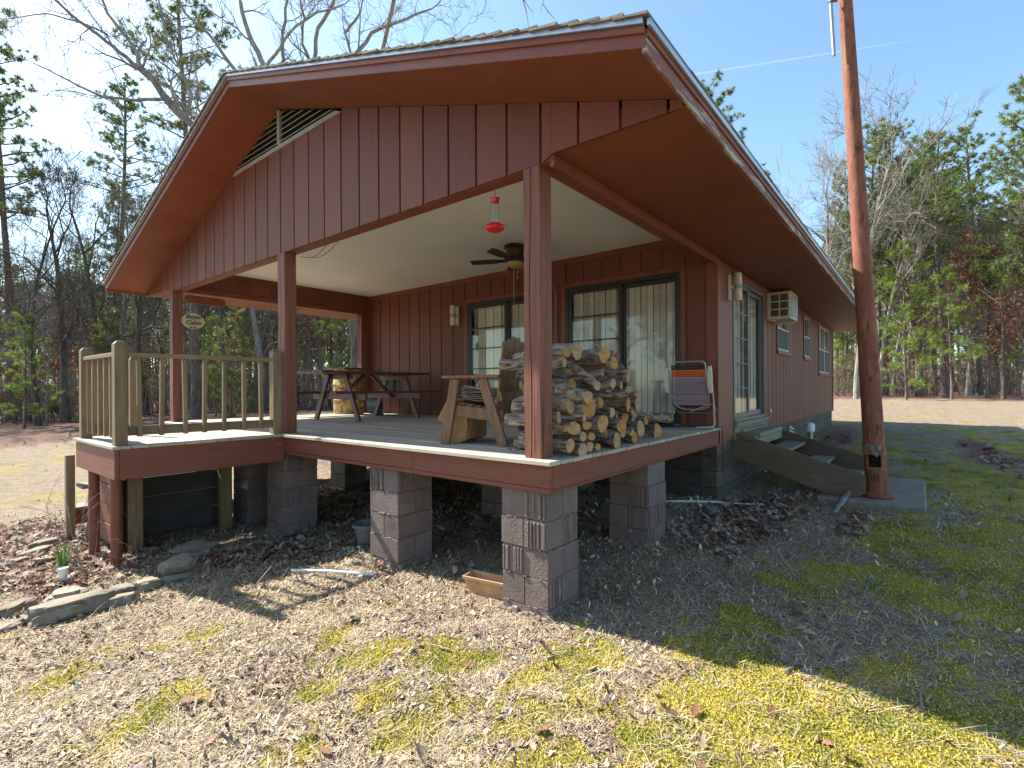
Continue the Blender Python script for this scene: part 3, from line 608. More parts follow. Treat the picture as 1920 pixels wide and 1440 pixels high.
# --- sliding doors
def sliding(name, ax, pl, out, a0, a1, z0, z1, mul, lab, frame='dark', flip=False, blinds=True):
    """ax Y: porch wall at X=pl; ax X: side wall at Y=pl. panel with horizontal bars on the high-a side unless flip"""
    def bx(m, a, b, d0, d1, zz0, zz1, pr=.5):
        q0, q1 = pl + out * d0, pl + out * d1
        (m.box(q0, q1, a, b, zz0, zz1, pr) if ax == 'Y' else m.box(a, b, q0, q1, zz0, zz1, pr))
    f = MB(); bx(f, a0 - .001, a0 + .045, -.08, .012, z0, z1); bx(f, a1 - .045, a1 + .001, -.08, .012, z0, z1); bx(f, a0 + .046, a1 - .046, -.08, .012, z1 - .05, z1); bx(f, a0 + .046, a1 - .046, -.08, .02, z0, z0 + .045)
    d = O('sliding_door', f, M[frame], cabin, label=lab, bevel=.002)
    lo_, hi = (mul, a1 - .046) if not flip else (a0 + .046, mul); l2, h2 = (a0 + .046, mul) if not flip else (mul, a1 - .046)
    f = MB(); bx(f, lo_, lo_ + .05, -.03, .004, z0 + .046, z1 - .051); bx(f, hi - .05, hi, -.03, .004, z0 + .046, z1 - .051); bx(f, lo_ + .051, hi - .051, -.03, .004, z0 + .046, z0 + .11); bx(f, lo_ + .051, hi - .051, -.03, .004, z1 - .10, z1 - .051)
    for k in range(1, 5): zz_ = z0 + .11 + (z1 - z0 - .21) * k / 5; bx(f, lo_ + .051, hi - .051, -.02, -.004, zz_ - .009, zz_ + .009)
    O('screen_panel', f, M[frame], d, bevel=.002)
    f = MB(); bx(f, l2, l2 + .045, -.066, -.034, z0 + .046, z1 - .051); bx(f, h2 - .045, h2, -.066, -.034, z0 + .046, z1 - .051); bx(f, l2 + .046, h2 - .046, -.066, -.034, z0 + .046, z0 + .12); bx(f, l2 + .046, h2 - .046, -.066, -.034, z1 - .11, z1 - .051)
    O('glass_panel', f, M[frame], d, bevel=.002)
    g = MB(); bx(g, l2 + .04, h2 - .04, -.052, -.050, z0 + .11, z1 - .10); bx(g, lo_ + .04, hi - .04, -.0145, -.0125, z0 + .1, z1 - .09); O('glass', g, M['glass'], d)
    if blinds:
        b = MB(); a = a0 + .05; i = 0
        while a < a1 - .1:
            bx(b, a, a + .082, -.098 - (.006 if i % 2 else 0), -.096 - (.006 if i % 2 else 0), z0 + .03, z1 - .06, random.random()); a += .0905; i += 1
        O('blind', b, M['blind'], d)
    rv_ = MB(); bx(rv_, a0 - .1, a1 + .1, -1.45, -1.43, z0 - .1, z1 + .1); O('room_wall', rv_, M['inside'], d)
    return d
sliding('d', 'Y', XB, -1, D1[0], D1[1], D1[2], D1[3], 3.39, 'left sliding glass door on the porch, behind the corner post')
sliding('d', 'Y', XB, -1, D2[0], D2[1], D2[2], D2[3], 1.33, 'right sliding glass door on the porch, behind the firewood')
sliding('d', 'X', YR, -1, DOORS[0], DOORS[1], DOORS[2], DOORS[3], 5.20, 'sliding glass door at the head of the side steps', frame='dalu', flip=True)
m = MB()
for (a, b, c, d) in (D1, D2):
    m.box(XB - .018, XB - .001, a - .07, a - .002, c - .03, d + .07); m.box(XB - .018, XB - .001, b + .002, b + .07, c - .03, d + .07); m.box(XB - .018, XB - .001, a - .001, b + .001, d + .002, d + .07)
a, b, c, d = DOORS
m.box(b + .002, b + .08, YR - .018, YR - .001, c - .2, d + .055); m.box(a - .001, b + .001, YR - .02, YR - .001, d + .002, d + .055)
O('door_casing', m, M['trim'], cabin, bevel=.002)
m = MB(); m.box(a - .02, b + .02, YR - .06, YR + .03, c - .06, c - .002); m.box(a - .02, b + .06, YR - .03, YR - .001, c - .24, c - .062); O('door_sill', m, M['tread'], cabin, bevel=.003)
def window(a0, a1, z0, z1, lab, split=False):
    f = MB(); y = YR
    for (p, q, r, s_) in ((a0, a0 + .035, z0, z1), (a1 - .035, a1, z0, z1), (a0 + .036, a1 - .036, z0, z0 + .035), (a0 + .036, a1 - .036, z1 - .035, z1), (a0 + .036, a1 - .036, (z0 + z1) / 2 - .015, (z0 + z1) / 2 + .015)):
        f.box(p, q, y - .008, y + .06, r, s_)
    if split: f.box((a0 + a1) / 2 - .03, (a0 + a1) / 2 + .03, y - .009, y + .059, z0 + .036, z1 - .036)
    w_ = O('window', f, M['alu'], cabin, label=lab, bevel=.002)
    g = MB(); g.box(a0 + .03, a1 - .03, y + .03, y + .032, z0 + .03, z1 - .03); O('glass', g, M['glass'], w_)
    g = MB(); g.box(a0 + .036, a1 - .036, y + .006, y + .008, z0 + .036, (z0 + z1) / 2 - .016); O('insect_screen', g, M['screen'], w_)
    g = MB(); g.box(a0 - .06, a1 + .06, y - .03, y - .001, z0 - .075, z0 - .002); g.box(a0 - .06, a0 - .002, y - .018, y - .001, z0 - .001, min(z1 + .05, 3.08)); g.box(a1 + .002, a1 + .06, y - .018, y - .001, z0 - .001, min(z1 + .05, 3.08)); O('casing', g, M['trim'], w_, bevel=.002)
    g = MB(); g.box(a0, a1, y + .10, y + .11, z0 + .3, z1); O('blind', g, M['blind'], w_)
window(*WINS[0], 'small window beneath the air conditioner'); window(*WINS[1], 'narrow middle window of the side wall'); window(*WINS[2], 'wide far window of the side wall', True)
# --- wall lamps
def wall_lamp(p, out, lab):
    out = Vector(out); p = Vector(p); sd = Vector((0, 0, 1)).cross(out)
    m = MB(); m.bar(p + out * .012 - Vector((0, 0, .165)), p + out * .012 + Vector((0, 0, .165)), .09, .022, up=out); m.bar(p + out * .02, p + out * .09, .04, .05)
    b = O('wall_lamp', m, M['cream'], cabin, label=lab, bevel=.004); q = p + out * .115
    m = MB(); m.lathe([(.0, -.175), (.044, -.175), (.048, -.165), (.048, -.035), (.044, -.03)], q); m.lathe([(.044, .03), (.048, .035), (.048, .165), (.044, .175), (.0, .175)], q); O('lamp_shade', m, M['cream'], b, smooth=True)
    m = MB(); m.lathe([(.043, -.031), (.049, -.02), (.049, .02), (.043, .031)], q); O('lamp_band', m, M['vent'], b, smooth=True)
wall_lamp((XB - .001, 4.52, 2.84), (-1, 0, 0), 'cream wall lamp left of the porch doors')
wall_lamp((4.16, YR - .013, 2.84), (0, -1, 0), 'cream wall lamp beside the side door')
# dryer vent
m = MB(); m.box(8.08, 8.2, YR - .02, YR + .01, .60, .80)
for k in range(3): m.prism([(YR - .07, .615 + .06 * k), (YR - .02, .655 + .06 * k), (YR - .02, .662 + .06 * k), (YR - .07, .625 + .06 * k)], 'X', 8.085, 8.195)
O('dryer_vent', m, M['white'], cabin)
m = MB(); m.lathe([(.02, 0), (.03, .01), (.03, .03), (0, .04)], (6.36, YR - .02, 1.16), 12, (0, -1, 0)); O('outlet_cover', m, M['white'], cabin)

# ================================================================== THINGS ON AND ROUND THE PORCH
def G(x, y): return float(gzd(x, y))
# --- rusty pole on its concrete pad, with the mast strapped to it
m = MB(); m.box(4.25, 6.35, -1.95, -.92, .0, .248); pad = O('concrete_pad', m, M['conc'], bevel=.02, label='rough concrete pad under the rusty pole and step ends', cat='slab')
base = Vector((4.60, -1.50, .25)); top = base + Vector((-.232, .290, 6.3)); dz = (top - base) / 6.3
pole = E('pole', base, label='tall rusty red steel pole standing on a concrete pad', cat='pole')
def lp(h, dx=0, dy=0): return dz * h + Vector((dx, dy, 0))
m = MB(); R = .108; n = 32; H = [.0, .03, .05, .12, .20, .30, .36, .42, .50, .56, .62, 1.2, 2, 3, 4, 5, 5.6, 6.3, 8.2]; RR = [.165, .16, .135, .118, .112, .11, .11, .11, .11, .11, .108] + [.108 - (h - .62) * .0072 for h in H[11:]]
vs = []; fs = []
for h, r in zip(H, RR):
    for j in range(n): a = 2 * PI * j / n; q = lp(h); vs.append((q.x + r * math.cos(a), q.y + r * math.sin(a), q.z))
hole = set(); view = math.atan2(CAM.y - base.y, CAM.x - base.x)
for i in range(len(H) - 1):
    for j in range(n):
        a = 2 * PI * (j + .5) / n; dlt = (a - view + PI) % (2 * PI) - PI
        if .36 <= H[i] < .50 and abs(dlt) < .55: continue      # the rusted-out hand hole
        fs.append((i * n + j, i * n + (j + 1) % n, (i + 1) * n + (j + 1) % n, (i + 1) * n + j))
m.add(vs, fs, .5); o = O('pole_shaft', m, M['rust'], pole, smooth=True)
sd_ = o.modifiers.new('wall', 'SOLIDIFY'); sd_.thickness = .008
m = MB(); m.tube([lp(.01), lp(.75)], .085, 16); O('pole_dark_core', m, M['black'], pole)  # black core in place of the darkness inside the pipe
m = MB(); m.ring(lp(.345), .114, .004, n=40); m.ring(lp(.515), .113, .004, n=40); O('wire_tie', m, M['paper'], pole)
m = MB()
for j in range(26):
    a = view + random.uniform(-1.6, 1.6); h = .5 + random.random() * .1; q = lp(h); rr = .1105
    m.add([(q.x + rr * math.cos(a + d), q.y + rr * math.sin(a + d), q.z + e) for d, e in ((-.18, -.02), (.16, -.03), (.2, .03), (-.12, .035))], [(0, 1, 2, 3)])
o = O('plaster_patch', m, M['conc'], pole); s2 = o.modifiers.new('t', 'SOLIDIFY'); s2.thickness = .006; s2.offset = 1
m = MB()
for k in range(8):
    a = 2 * PI * k / 8 + .3; m.lathe([(.012, 0), (.012, .02), (0, .022)], (.14 * math.cos(a), .14 * math.sin(a), .03), 6)
O('base_bolt', m, M['rust'], pole)
ant = E('antenna_mast', base + lp(5.95) + RT * -.17, label='thin pale metal mast strapped to the top of the rusty pole', cat='mast')
m = MB(); m.tube([(dz * -.75) + Vector(RT) * -.005, (dz * 2.2)], .019, 12); O('mast_tube', m, M['alu'], ant, smooth=True)
m = MB()
for h in (-.12, .9): m.bar(RT * -.01 + dz * h - FW * .02, RT * .06 + dz * h - FW * .02, .012, .028); m.ring(dz * h, .025, .007, axis=dz)
O('bracket', m, M['rust'], ant)
m = MB(); m.tube([Vector((4.62, -1.29, .33)), (4.55, -1.26, .335), (4.40, -1.23, .29), (4.02, -1.16, .17), (3.80, -1.14, .13)], .032, 14); m.lathe([(.036, -.04), (.038, 0), (.036, .04)], (4.2, -1.19, .226), 14, (-.9, .15, -.35))
O('drain_pipe', m, M['galv'], smooth=True, label='short grey plastic pipe elbow leaning off the concrete pad', cat='pipe')
# --- side steps
stp = E('side_steps', (4.45, .1, .25), label='low wooden steps with plank sides at the side door', cat='steps')
for X in (4.43, 6.14):
    m = MB(); P = [(0, .72), (-1.50, .265), (-1.50, .06), (-1.43, .003), (-1.12, .003), (0, .385)]
    m.prism([(X - 4.45 - .0, 0)] and P, 'X', X - 4.45 - .02, X - 4.45 + .02); O('stringer', m, M['step'], stp, bevel=.004)
for k, (y0, y1, z) in enumerate(((-.02, -.31, .66), (-.31, -.63, .46), (-.70, -1.01, .27), (-1.1, -1.38, .1))):
    m = MB(); m.box(.0, 1.67, y0 - .03, (y0 + y1) / 2 - .002, z - .04, z); m.box(.0, 1.67, (y0 + y1) / 2 + .002, y1 + .005, z - .038, z + .001)
    if k == 0: m.box(0.001, 1.669, y1 + .006, y1 + .045, z - .15, z - .042)
    O('tread', m, M['tread'], stp, bevel=.004)
m = MB(); m.box(4.6, 6.0, -.02, .05, .86, .97); m.box(4.6, 6.0, -.23, -.021, .88, .94, .7); O('step_landing', m, M['tread'], cabin, bevel=.004)
# --- vent pipe, hose
t = E('vent_pipe', (8.05, -.30, G(8.05, -.3)), label='grey drain vent pipe with a white cap beside the foundation', cat='pipe')
m = MB(); m.tube([(0, 0, -.1), (0, 0, .42)], .045, 16); O('pipe', m, M['galv'], t, smooth=True)
m = MB(); m.lathe([(.055, .40), (.075, .42), (.078, .50), (.072, .56), (.04, .58), (0, .58)], (0, 0, 0), 20); O('cap', m, M['white'], t, smooth=True)
m = MB(); m.lathe([(.0, .0), (.05, .0), (.05, .08), (.035, .11), (0, .12)], (6.25, -1.05, .62), 14); O('cap_ball', m, M['white'], stp) if False else None
m = MB(); P = [(3.2, .55), (3.35, .3), (3.55, .05), (3.62, -.1), (3.7, -.26), (3.78, -.45)]; m.tube([(x, y, G(x, y) + .02) for x, y in P], .013, 8)
O('garden_hose', m, M['white'], smooth=True, label='short pale hose lying in leaves near the foundation corner', cat='hose')
# --- air conditioner
ac = E('air_conditioner', (6.36, YR, 2.65), label='cream window air conditioner sticking out of the side wall', cat='air conditioner')
m = MB(); m.box(.0, .58, -.34, .05, .0, .44); O('housing', m, M['cream'], ac, bevel=.008)
m = MB()
for i in range(2):
    for j in range(3): m.box(-.006, -.0005, -.055 - .135 * i, -.165 - .135 * i, .045 + .125 * j, .145 + .125 * j)
O('side_grille', m, M['grill'], ac)
m = MB(); m.box(.03, .55, -.346, -.3405, .03, .41)
for k in range(28): m.box(.025, .555, -.349, -.345, .035 + k * .0135, .041 + k * .0135, .9)
O('rear_grille', m, M['galv'], ac)
m = MB(); m.bar((-.03, -.01, -.012), (-.02, -.12, -.03), .05, .01); m.bar((.5, 0, -.02), (.5, -.3, -.02), .03, .02); O('support_bracket', m, M['white'], ac)
# --- ceiling fan
fan = E('ceiling_fan', (2.64, 2.37, 3.485), label='bronze ceiling fan with an amber bowl light under the porch ceiling', cat='ceiling fan')
m = MB(); m.lathe([(.135, 0), (.15, -.015), (.152, -.035), (.13, -.045), (.118, -.05), (.115, -.13), (.10, -.16), (.06, -.165)], (0, 0, 0), 28); O('motor_canopy', m, M['bronze'], fan, smooth=True)
m = MB(); m.lathe([(.10, -.165), (.15, -.175), (.155, -.215), (.12, -.235), (.05, -.235)], (0, 0, 0), 28); O('motor', m, M['dark'], fan, smooth=True)
m = MB(); m.lathe([(.118, -.236), (.115, -.26), (.095, -.285), (.055, -.302), (0, -.308)], (0, 0, 0), 28); O('light_bowl', m, M['amber'], fan, smooth=True)
for k in range(5):
    a = 2.02 + k * 2 * PI / 5; u = Vector((math.cos(a), math.sin(a), 0)); v_ = Vector((-u.y, u.x, 0)); m = MB(); vs = []
    for (d, hw) in ((.14, .02), (.22, .025), (.26, .06), (.40, .068), (.56, .066), (.62, .045)):
        for s_, z in ((-1, -.012), (1, .012)):
            for h in (0, .007): q = u * d + v_ * (s_ * hw); vs.append((q.x, q.y, -.205 + z + h))
    fs = []
    for i in range(5):
        b = i * 4; fs += [(b, b + 4, b + 6, b + 2), (b + 1, b + 3, b + 7, b + 5), (b, b + 1, b + 5, b + 4), (b + 2, b + 6, b + 7, b + 3)]
    fs += [(0, 2, 3, 1), (20, 21, 23, 22)]; m.add(vs, fs); O('blade', m, M['blade'], fan)
for (dx, dy, l) in ((.03, -.02, .12), (-.03, .0, .55)):
    m = MB(); m.tube([(dx, dy, -.29), (dx, dy, -.30 - l)], .0022, 5); m.lathe([(0, 0), (.008, .008), (.009, .02), (0, .032)], (dx, dy, -.33 - l), 8); O('pull_chain', m, M['cream'], fan, smooth=True)
# --- hummingbird feeder
fd = E('hummingbird_feeder', (.25, .676, 3.09), label='red hummingbird feeder with a clear bottle hanging from the front beam', cat='bird feeder')
m = MB(); m.tube([(.0, 0, .0), (.012, .005, -.02), (.002, 0, -.045), (0, 0, -.062)], .0022, 6); O('hook', m, M['bronze'], fd)
m = MB(); m.lathe([(0, -.055), (.036, -.056), (.038, -.062), (.034, -.066), (.033, -.09), (0, -.092)], (0, 0, 0), 24); O('cap', m, M['redplas'], fd, smooth=True)
m = MB(); m.lathe([(.029, -.09), (.030, -.10), (.030, -.165), (.0285, -.17), (.030, -.175), (.030, -.25), (.025, -.262)], (0, 0, 0), 24); O('bottle', m, M['bottle'], fd, smooth=True)
m = MB(); m.lathe([(.026, -.248), (.04, -.254), (.068, -.272), (.074, -.284), (.068, -.302), (.045, -.316), (.02, -.322), (0, -.323)], (0, 0, 0), 28); O('feeding_dish', m, M['redplas'], fd, smooth=True)
m = MB()
for k in range(5):
    a = 2 * PI * k / 5 + .4; c = Vector((.054 * math.cos(a), .054 * math.sin(a), -.262))
    for j in range(5): b = 2 * PI * j / 5; m.lathe([(0, 0), (.006, .002), (.005, .005), (0, .006)], c + Vector((.007 * math.cos(b), .007 * math.sin(b), 0)), 6)
O('flower_port', m, M['yellow'], fd, smooth=True)
m = MB(); m.ring((0, 0, -.285), .098, .0018, n=40)
for k in range(5): a = 2 * PI * k / 5; m.tube([(.07 * math.cos(a), .07 * math.sin(a), -.285), (.098 * math.cos(a), .098 * math.sin(a), -.285)], .0018, 5)
O('perch_ring', m, M['redplas'], fd)
# --- hanging cable
m = MB(); P = []
for i in range(13): t_ = i / 12; P.append((.76 + .30 * t_, 3.69 + 1.39 * t_, 3.475 - .13 * math.sin(PI * t_)))
m.tube(P, .004, 6); m.tube([(a + .06, b - .1, c - .02 + .1 * (i / 12) * (1 - i / 12)) for i, (a, b, c) in enumerate(P)], .004, 6)
m.lathe([(0, 0), (.012, 0), (.012, -.012), (0, -.014)], (.76, 3.69, 3.484), 8)
O('hanging_cable', m, M['blackp'], label='loose dark cable sagging below the porch ceiling at the middle post', cat='cable')
# --- signs
m = MB(); n = 10; P = []
for cx, s_ in ((.30, -1), (.78, 1)):
    for i in range(n + 1): a = -PI / 2 + PI * i / n; P.append((cx + s_ * .062 * math.cos(a), 2.985 + s_ * .062 * math.sin(a)))
bd = E('hanging_board', (0, 7.06, 3.09), label='plain dark red board with rounded ends hanging below the left header', cat='board')
m.prism([(x, z - 3.09) for x, z in P], 'Y', -.01, .012); O('board', m, M['soffit'], bd, bevel=.003)
m = MB(); m.tube([(.36, .0, .02), (.36, 0, -.045)], .003, 6); m.tube([(.70, .0, .02), (.70, 0, -.045)], .003, 6); O('hanger', m, M['dark'], bd)
sg = E('oval_sign', (.36, 7.06, 2.642), label='cream oval sign reading Better at the Cabin between the porch posts', cat='sign')
m = MB(); m.prism([(.162 * math.cos(2 * PI * i / 40), .125 * math.sin(2 * PI * i / 40)) for i in range(40)], 'Y', -.006, .006)
M['signf'] = mat('cream_sign_paint', (.52, .43, .27), (.58, .49, .32), (9, 9, 9), .6, .05, rv=.02)
O('sign_face', m, M['signf'], sg, bevel=.002)
m = MB(); m.tube([(.0, 0, .125), (.0, 0, .28)], .0022, 6); O('hanger', m, M['dark'], sg)
def lettering(txt, size, x, z, shear, bold, par, rot=0, org=None):
    cu_ = bpy.data.curves.new('t', 'FONT'); cu_.body = txt; cu_.size = size; cu_.shear = shear; cu_.extrude = .0012; cu_.offset = bold; cu_.align_x = 'CENTER'
    ob = bpy.data.objects.new('t', cu_); COL.objects.link(ob); dg = bpy.context.evaluated_depsgraph_get(); me = bpy.data.meshes.new_from_object(ob.evaluated_get(dg)); bpy.data.objects.remove(ob)
    o = O('lettering', me, M['dark'], par); o.rotation_euler = (PI / 2, rot, 0); o.location = (x, -.0082, z); return o
lettering('Better', .088, 0, .038, .35, .0016, sg); lettering('at the', .022, 0, .016, .2, .0004, sg); lettering('Cabin', .098, 0, -.056, .35, .002, sg)
m = MB()
for (cx, h, w_) in ((-.045, .028, .02), (-.028, .04, .018), (.0, .05, .016), (.028, .04, .018), (.045, .028, .02)): m.prism([(cx - w_ / 2, -.112), (cx + w_ / 2, -.112), (cx, -.112 + h)], 'Y', -.0082, -.0062)
m.prism([(-.062, -.114), (.062, -.114), (.05, -.108), (-.05, -.108)], 'Y', -.0084, -.0062); O('campfire_emblem', m, M['dark'], sg)
# --- picnic table
pt = E('picnic_table', (2.30, 5.22, DK), .02, label='dark red picnic table with attached benches on the porch', cat='picnic table')
tp = MB()
for k in range(5): tp.box(-1.05, 1.05, -.36 + .146 * k, -.36 + .146 * k + .138, .735, .772, k * .2)
O('tabletop', tp, M['table'], pt, bevel=.004)
for s_ in (-1, 1):
    m = MB(); m.box(-1.05, 1.05, s_ * .62 - .07, s_ * .62 + .0, .425, .46); m.box(-1.05, 1.05, s_ * .62 + .005, s_ * .62 + .075, .426, .461); O('bench', m, M['table'], pt, bevel=.004)
for xx in (-.58, .58):
    for s_ in (-1, 1): m = MB(); m.bar((xx, s_ * .57, 0), (xx, s_ * .22, .733), .04, .09, up=(0, 1, 0)); O('leg', m, M['table'], pt, bevel=.004)
    m = MB(); e = .0405 if xx < 0 else -.0405
    m.box(xx + e - .019, xx + e + .019, -.70, .70, .335, .424); m.box(xx + e - .019, xx + e + .019, -.35, .35, .65, .734); m.bar((xx + e * 1.5, 0, .36), (xx * .12, 0, .72), .04, .07, up=(0, 1, 0)); O('cross_brace', m, M['table'], pt, bevel=.003)
# --- drum, bucket, tubs, can
t = E('steel_drum', (3.05, 6.90, DK), label='rusty yellow steel drum behind the picnic table', cat='drum')
m = MB(); pf = [(0, .02), (.272, .0), (.285, .01), (.285, .27), (.295, .285), (.285, .30), (.285, .57), (.295, .585), (.285, .60), (.285, .85), (.292, .865), (.28, .88), (.27, .85)]; m.lathe(pf, (0, 0, 0), 36); O('drum_body', m, M['barrel'], t, smooth=True)
m = MB(); m.lathe([(0, .845), (.272, .845)], (0, 0, 0), 36); m.box(-.3, .3, -.32, .3, .882, .905); O('drum_lid', m, M['table'], t)
t = E('white_bucket', (3.30, 6.33, DK), label='white plastic bucket with a red label by the porch wall', cat='bucket')
m = MB(); m.lathe([(0, .004), (.13, .0), (.148, .28), (.156, .285), (.156, .30), (.149, .31), (.156, .32), (.156, .335), (.15, .36), (.155, .372), (.145, .372), (.12, .03), (0, .02)], (0, 0, 0), 32); O('bucket_body', m, M['white'], t, smooth=True)
m = MB(); vs = []; va = math.atan2(CAM.y - 6.33, CAM.x - 3.3)
for i in range(9):
    a = va - .25 + i / 8 * 1.15
    for z in (.10, .25): r_ = .1305 + z * .064 + .002; vs.append((r_ * math.cos(a), r_ * math.sin(a), z))
m.add(vs, [(2 * i, 2 * i + 2, 2 * i + 3, 2 * i + 1) for i in range(8)]); O('label', m, M['redplas'], t)
m = MB(); m.ring((0, 0, .33), .162, .0025, axis=(.1, .2, 1), n=30, a0=0, a1=PI); O('bail_handle', m, M['galv'], t)
t = E('galvanised_tub', (2.86, 5.98, DK), label='round galvanised tub tipped on its side beneath the picnic table', cat='tub')
m = MB(); m.lathe([(0, .01), (.15, .0), (.2, .24), (.208, .25), (.2, .255), (.145, .02), (0, .02)], (0, .06, .20), 30, (.75, -.55, .08)); O('tub_body', m, M['galv'], t, smooth=True)
m = MB(); m.ring((-.02, .2, .25), .035, .004, axis=(0, 0, 1), a0=0, a1=PI, n=12); O('handle', m, M['galv'], t)
m = MB(); m.lathe([(0, .0), (.075, .0), (.093, .15), (.097, .158), (.09, .158), (.07, .02), (0, .02)], (2.98, 6.0, DK + .096), 26, (.75, -.6, .02)); O('black_bucket', m, M['blackp'], smooth=True, label='small black bucket lying on its side by the galvanised tub', cat='bucket')
t = E('metal_can', (3.15, 5.74, DK + .461), label='dark galvanised can with lid standing on the picnic bench', cat='can')
m = MB(); m.lathe([(0, 0), (.115, 0), (.118, .01), (.125, .24), (.128, .25), (.125, .26)], (0, 0, 0), 26); O('can_body', m, M['galv'], t, smooth=True)
m = MB(); m.lathe([(.133, .25), (.133, .27), (.06, .295), (.02, .3), (.02, .315), (0, .32)], (0, 0, 0), 26); m.ring((0, .13, .18), .03, .004, axis=(0, 0, 1), n=12); O('can_lid', m, M['galv'], t, smooth=True)
m = MB(); m.box(1.85, 2.9, 6.25, 7.1, DK + .003, DK + .016); O('plywood_sheet', m, M['deck'], label='flat pale plywood sheet lying on the porch floor by the drum', cat='board')
# --- slatted garden chairs
def garden_chair(loc, rz, lab):
    """local: front towards +X, left/right along Y, seat about .38 high, .62 wide"""
    c = E('garden_chair', loc, rz, label=lab, cat='chair', group='slatted garden chairs on the porch'); W = .30
    for s_ in (-1, 1):
        m = MB(); m.bar((.30, s_ * W, 0), (.20, s_ * W, .575), .035, .085, up=(1, 0, 0)); O('front_leg', m, M['chairw'], c, bevel=.004)
        m = MB(); m.bar((-.25, s_ * (W + .0), 0), (-.06, s_ * (W + .0), .575), .034, .085, up=(1, 0, 0)); O('rear_leg', m, M['chairw'], c, bevel=.004)
        m = MB(); m.box(-.23, .31, s_ * W - .055, s_ * W + .055, .578, .603); O('armrest', m, M['chairw'], c, bevel=.006)
        m = MB(); m.bar((.25, s_ * (W - .036), .30), (-.24, s_ * (W - .036), .25), .034, .10); O('side_rail', m, M['chairw'], c, bevel=.004)
    m = MB()
    for k in range(6): x_ = .25 - .078 * k; m.bar((x_, -W + .05, .367 - .012 * k), (x_, W - .05, .367 - .012 * k), .068, .02)
    O('seat', m, M['chairw'], c, bevel=.004)
    m = MB(); n = 6
    for k in range(n):
        y = (k - 2.5) * .096; hh = .92 - abs(k - 2.5) * .028; b0 = Vector((-.17, y * .95, .26)); b1 = Vector((-.255, y * 1.12, hh)); m.bar(b0, b1, .082, .02, up=(1, 0, .2), pr=k * .17 % 1)
        d = (b1 - b0).normalized(); sd = Vector((0, 1, 0)); nn = d.cross(sd); vs = []
        for off in (-.01, .01):
            for i in range(9): a = PI * i / 8; vs.append(b1 + sd * (.041 * math.cos(a)) + d * (.041 * math.sin(a) * 1.0 - .001) + nn * off)
        m.add(vs, [tuple(range(9)), tuple(range(17, 8, -1))] + [(i, i + 1, 10 + i, 9 + i) for i in range(8)], k * .17 % 1)
    O('backrest', m, M['chairw'], c, bevel=.002)
    m = MB(); m.bar((-.215, -.28, .42), (-.215, .28, .42), .03, .08, up=(.2, 0, 1)); m.bar((-.258, -.29, .72), (-.258, .29, .72), .03, .06, up=(.2, 0, 1)); O('back_brace', m, M['chairw'], c, bevel=.003)
    return c
gc = garden_chair((.74, 1.17, DK + .002), math.radians(108), 'weathered slatted wooden chair holding newspapers, left of the corner post')
garden_chair((2.35, 1.12, DK + .002), math.radians(80), 'slatted wooden chair mostly hidden behind the firewood stack')
# newspapers in the seat, kraft bag hanging at the front
m = MB(); random.seed(4)
fwd = Vector((math.cos(math.radians(108)), math.sin(math.radians(108)), 0)); sdv = Vector((-fwd.y, fwd.x, 0)); ctr = Vector((.74, 1.17, DK))
for k in range(7):
    vs = []; ang = random.uniform(-.2, .2); z = .385 + k * .017; f2 = fwd * math.cos(ang) + sdv * math.sin(ang); s2 = Vector((-f2.y, f2.x, 0)); c = ctr + fwd * random.uniform(.0, .06)
    for i in range(7):
        u = -.19 + .38 * i / 6
        for j in (-1, 1): q = c + f2 * u + s2 * (j * .15); vs.append((q.x, q.y, q.z + z + .03 * (u / .19) ** 2 + random.uniform(-.004, .004)))
    m.add(vs, [(2 * i, 2 * i + 2, 2 * i + 3, 2 * i + 1) for i in range(6)])
o = O('newspaper_pile', m, M['news'], label='pile of old newspapers on the seat of the slatted chair', cat='newspapers'); s2m = o.modifiers.new('t', 'SOLIDIFY'); s2m.thickness = .006
m = MB(); random.seed(12)
prof = [(.33, .40), (.275, .385), (.265, .33), (.25, .28), (.19, .27), (.185, .16), (.19, .04), (.26, .008), (.34, .004), (.42, .03), (.50, .085), (.455, .13), (.43, .16), (.475, .22), (.43, .29), (.38, .36)]
nu = 12; nv = len(prof); vs = []
for j in range(nu):
    s_ = -.215 + .43 * j / (nu - 1)
    for i, (f_, z) in enumerate(prof):
        k = 1 - .10 * abs(j - 5.5) / 5.5 if i > 8 else 1; f2 = .25 + (f_ - .30) * k + random.uniform(-.011, .011) + .012 * math.sin(j * 1.7 + i); q = ctr + fwd * f2 + sdv * (s_ + random.uniform(-.01, .01))
        vs.append((q.x, q.y, max(q.z + z + random.uniform(-.008, .008), DK + .006)))
m.add(vs, [(j * nv + i, j * nv + (i + 1) % nv, (j + 1) * nv + (i + 1) % nv, (j + 1) * nv + i) for j in range(nu - 1) for i in range(nv)] + [tuple(range(nv - 1, -1, -1)), tuple((nu - 1) * nv + i for i in range(nv))])
o = O('paper_bag', m, M['paper'], label='crumpled brown kraft bag hanging down the front of the slatted chair', cat='bag')
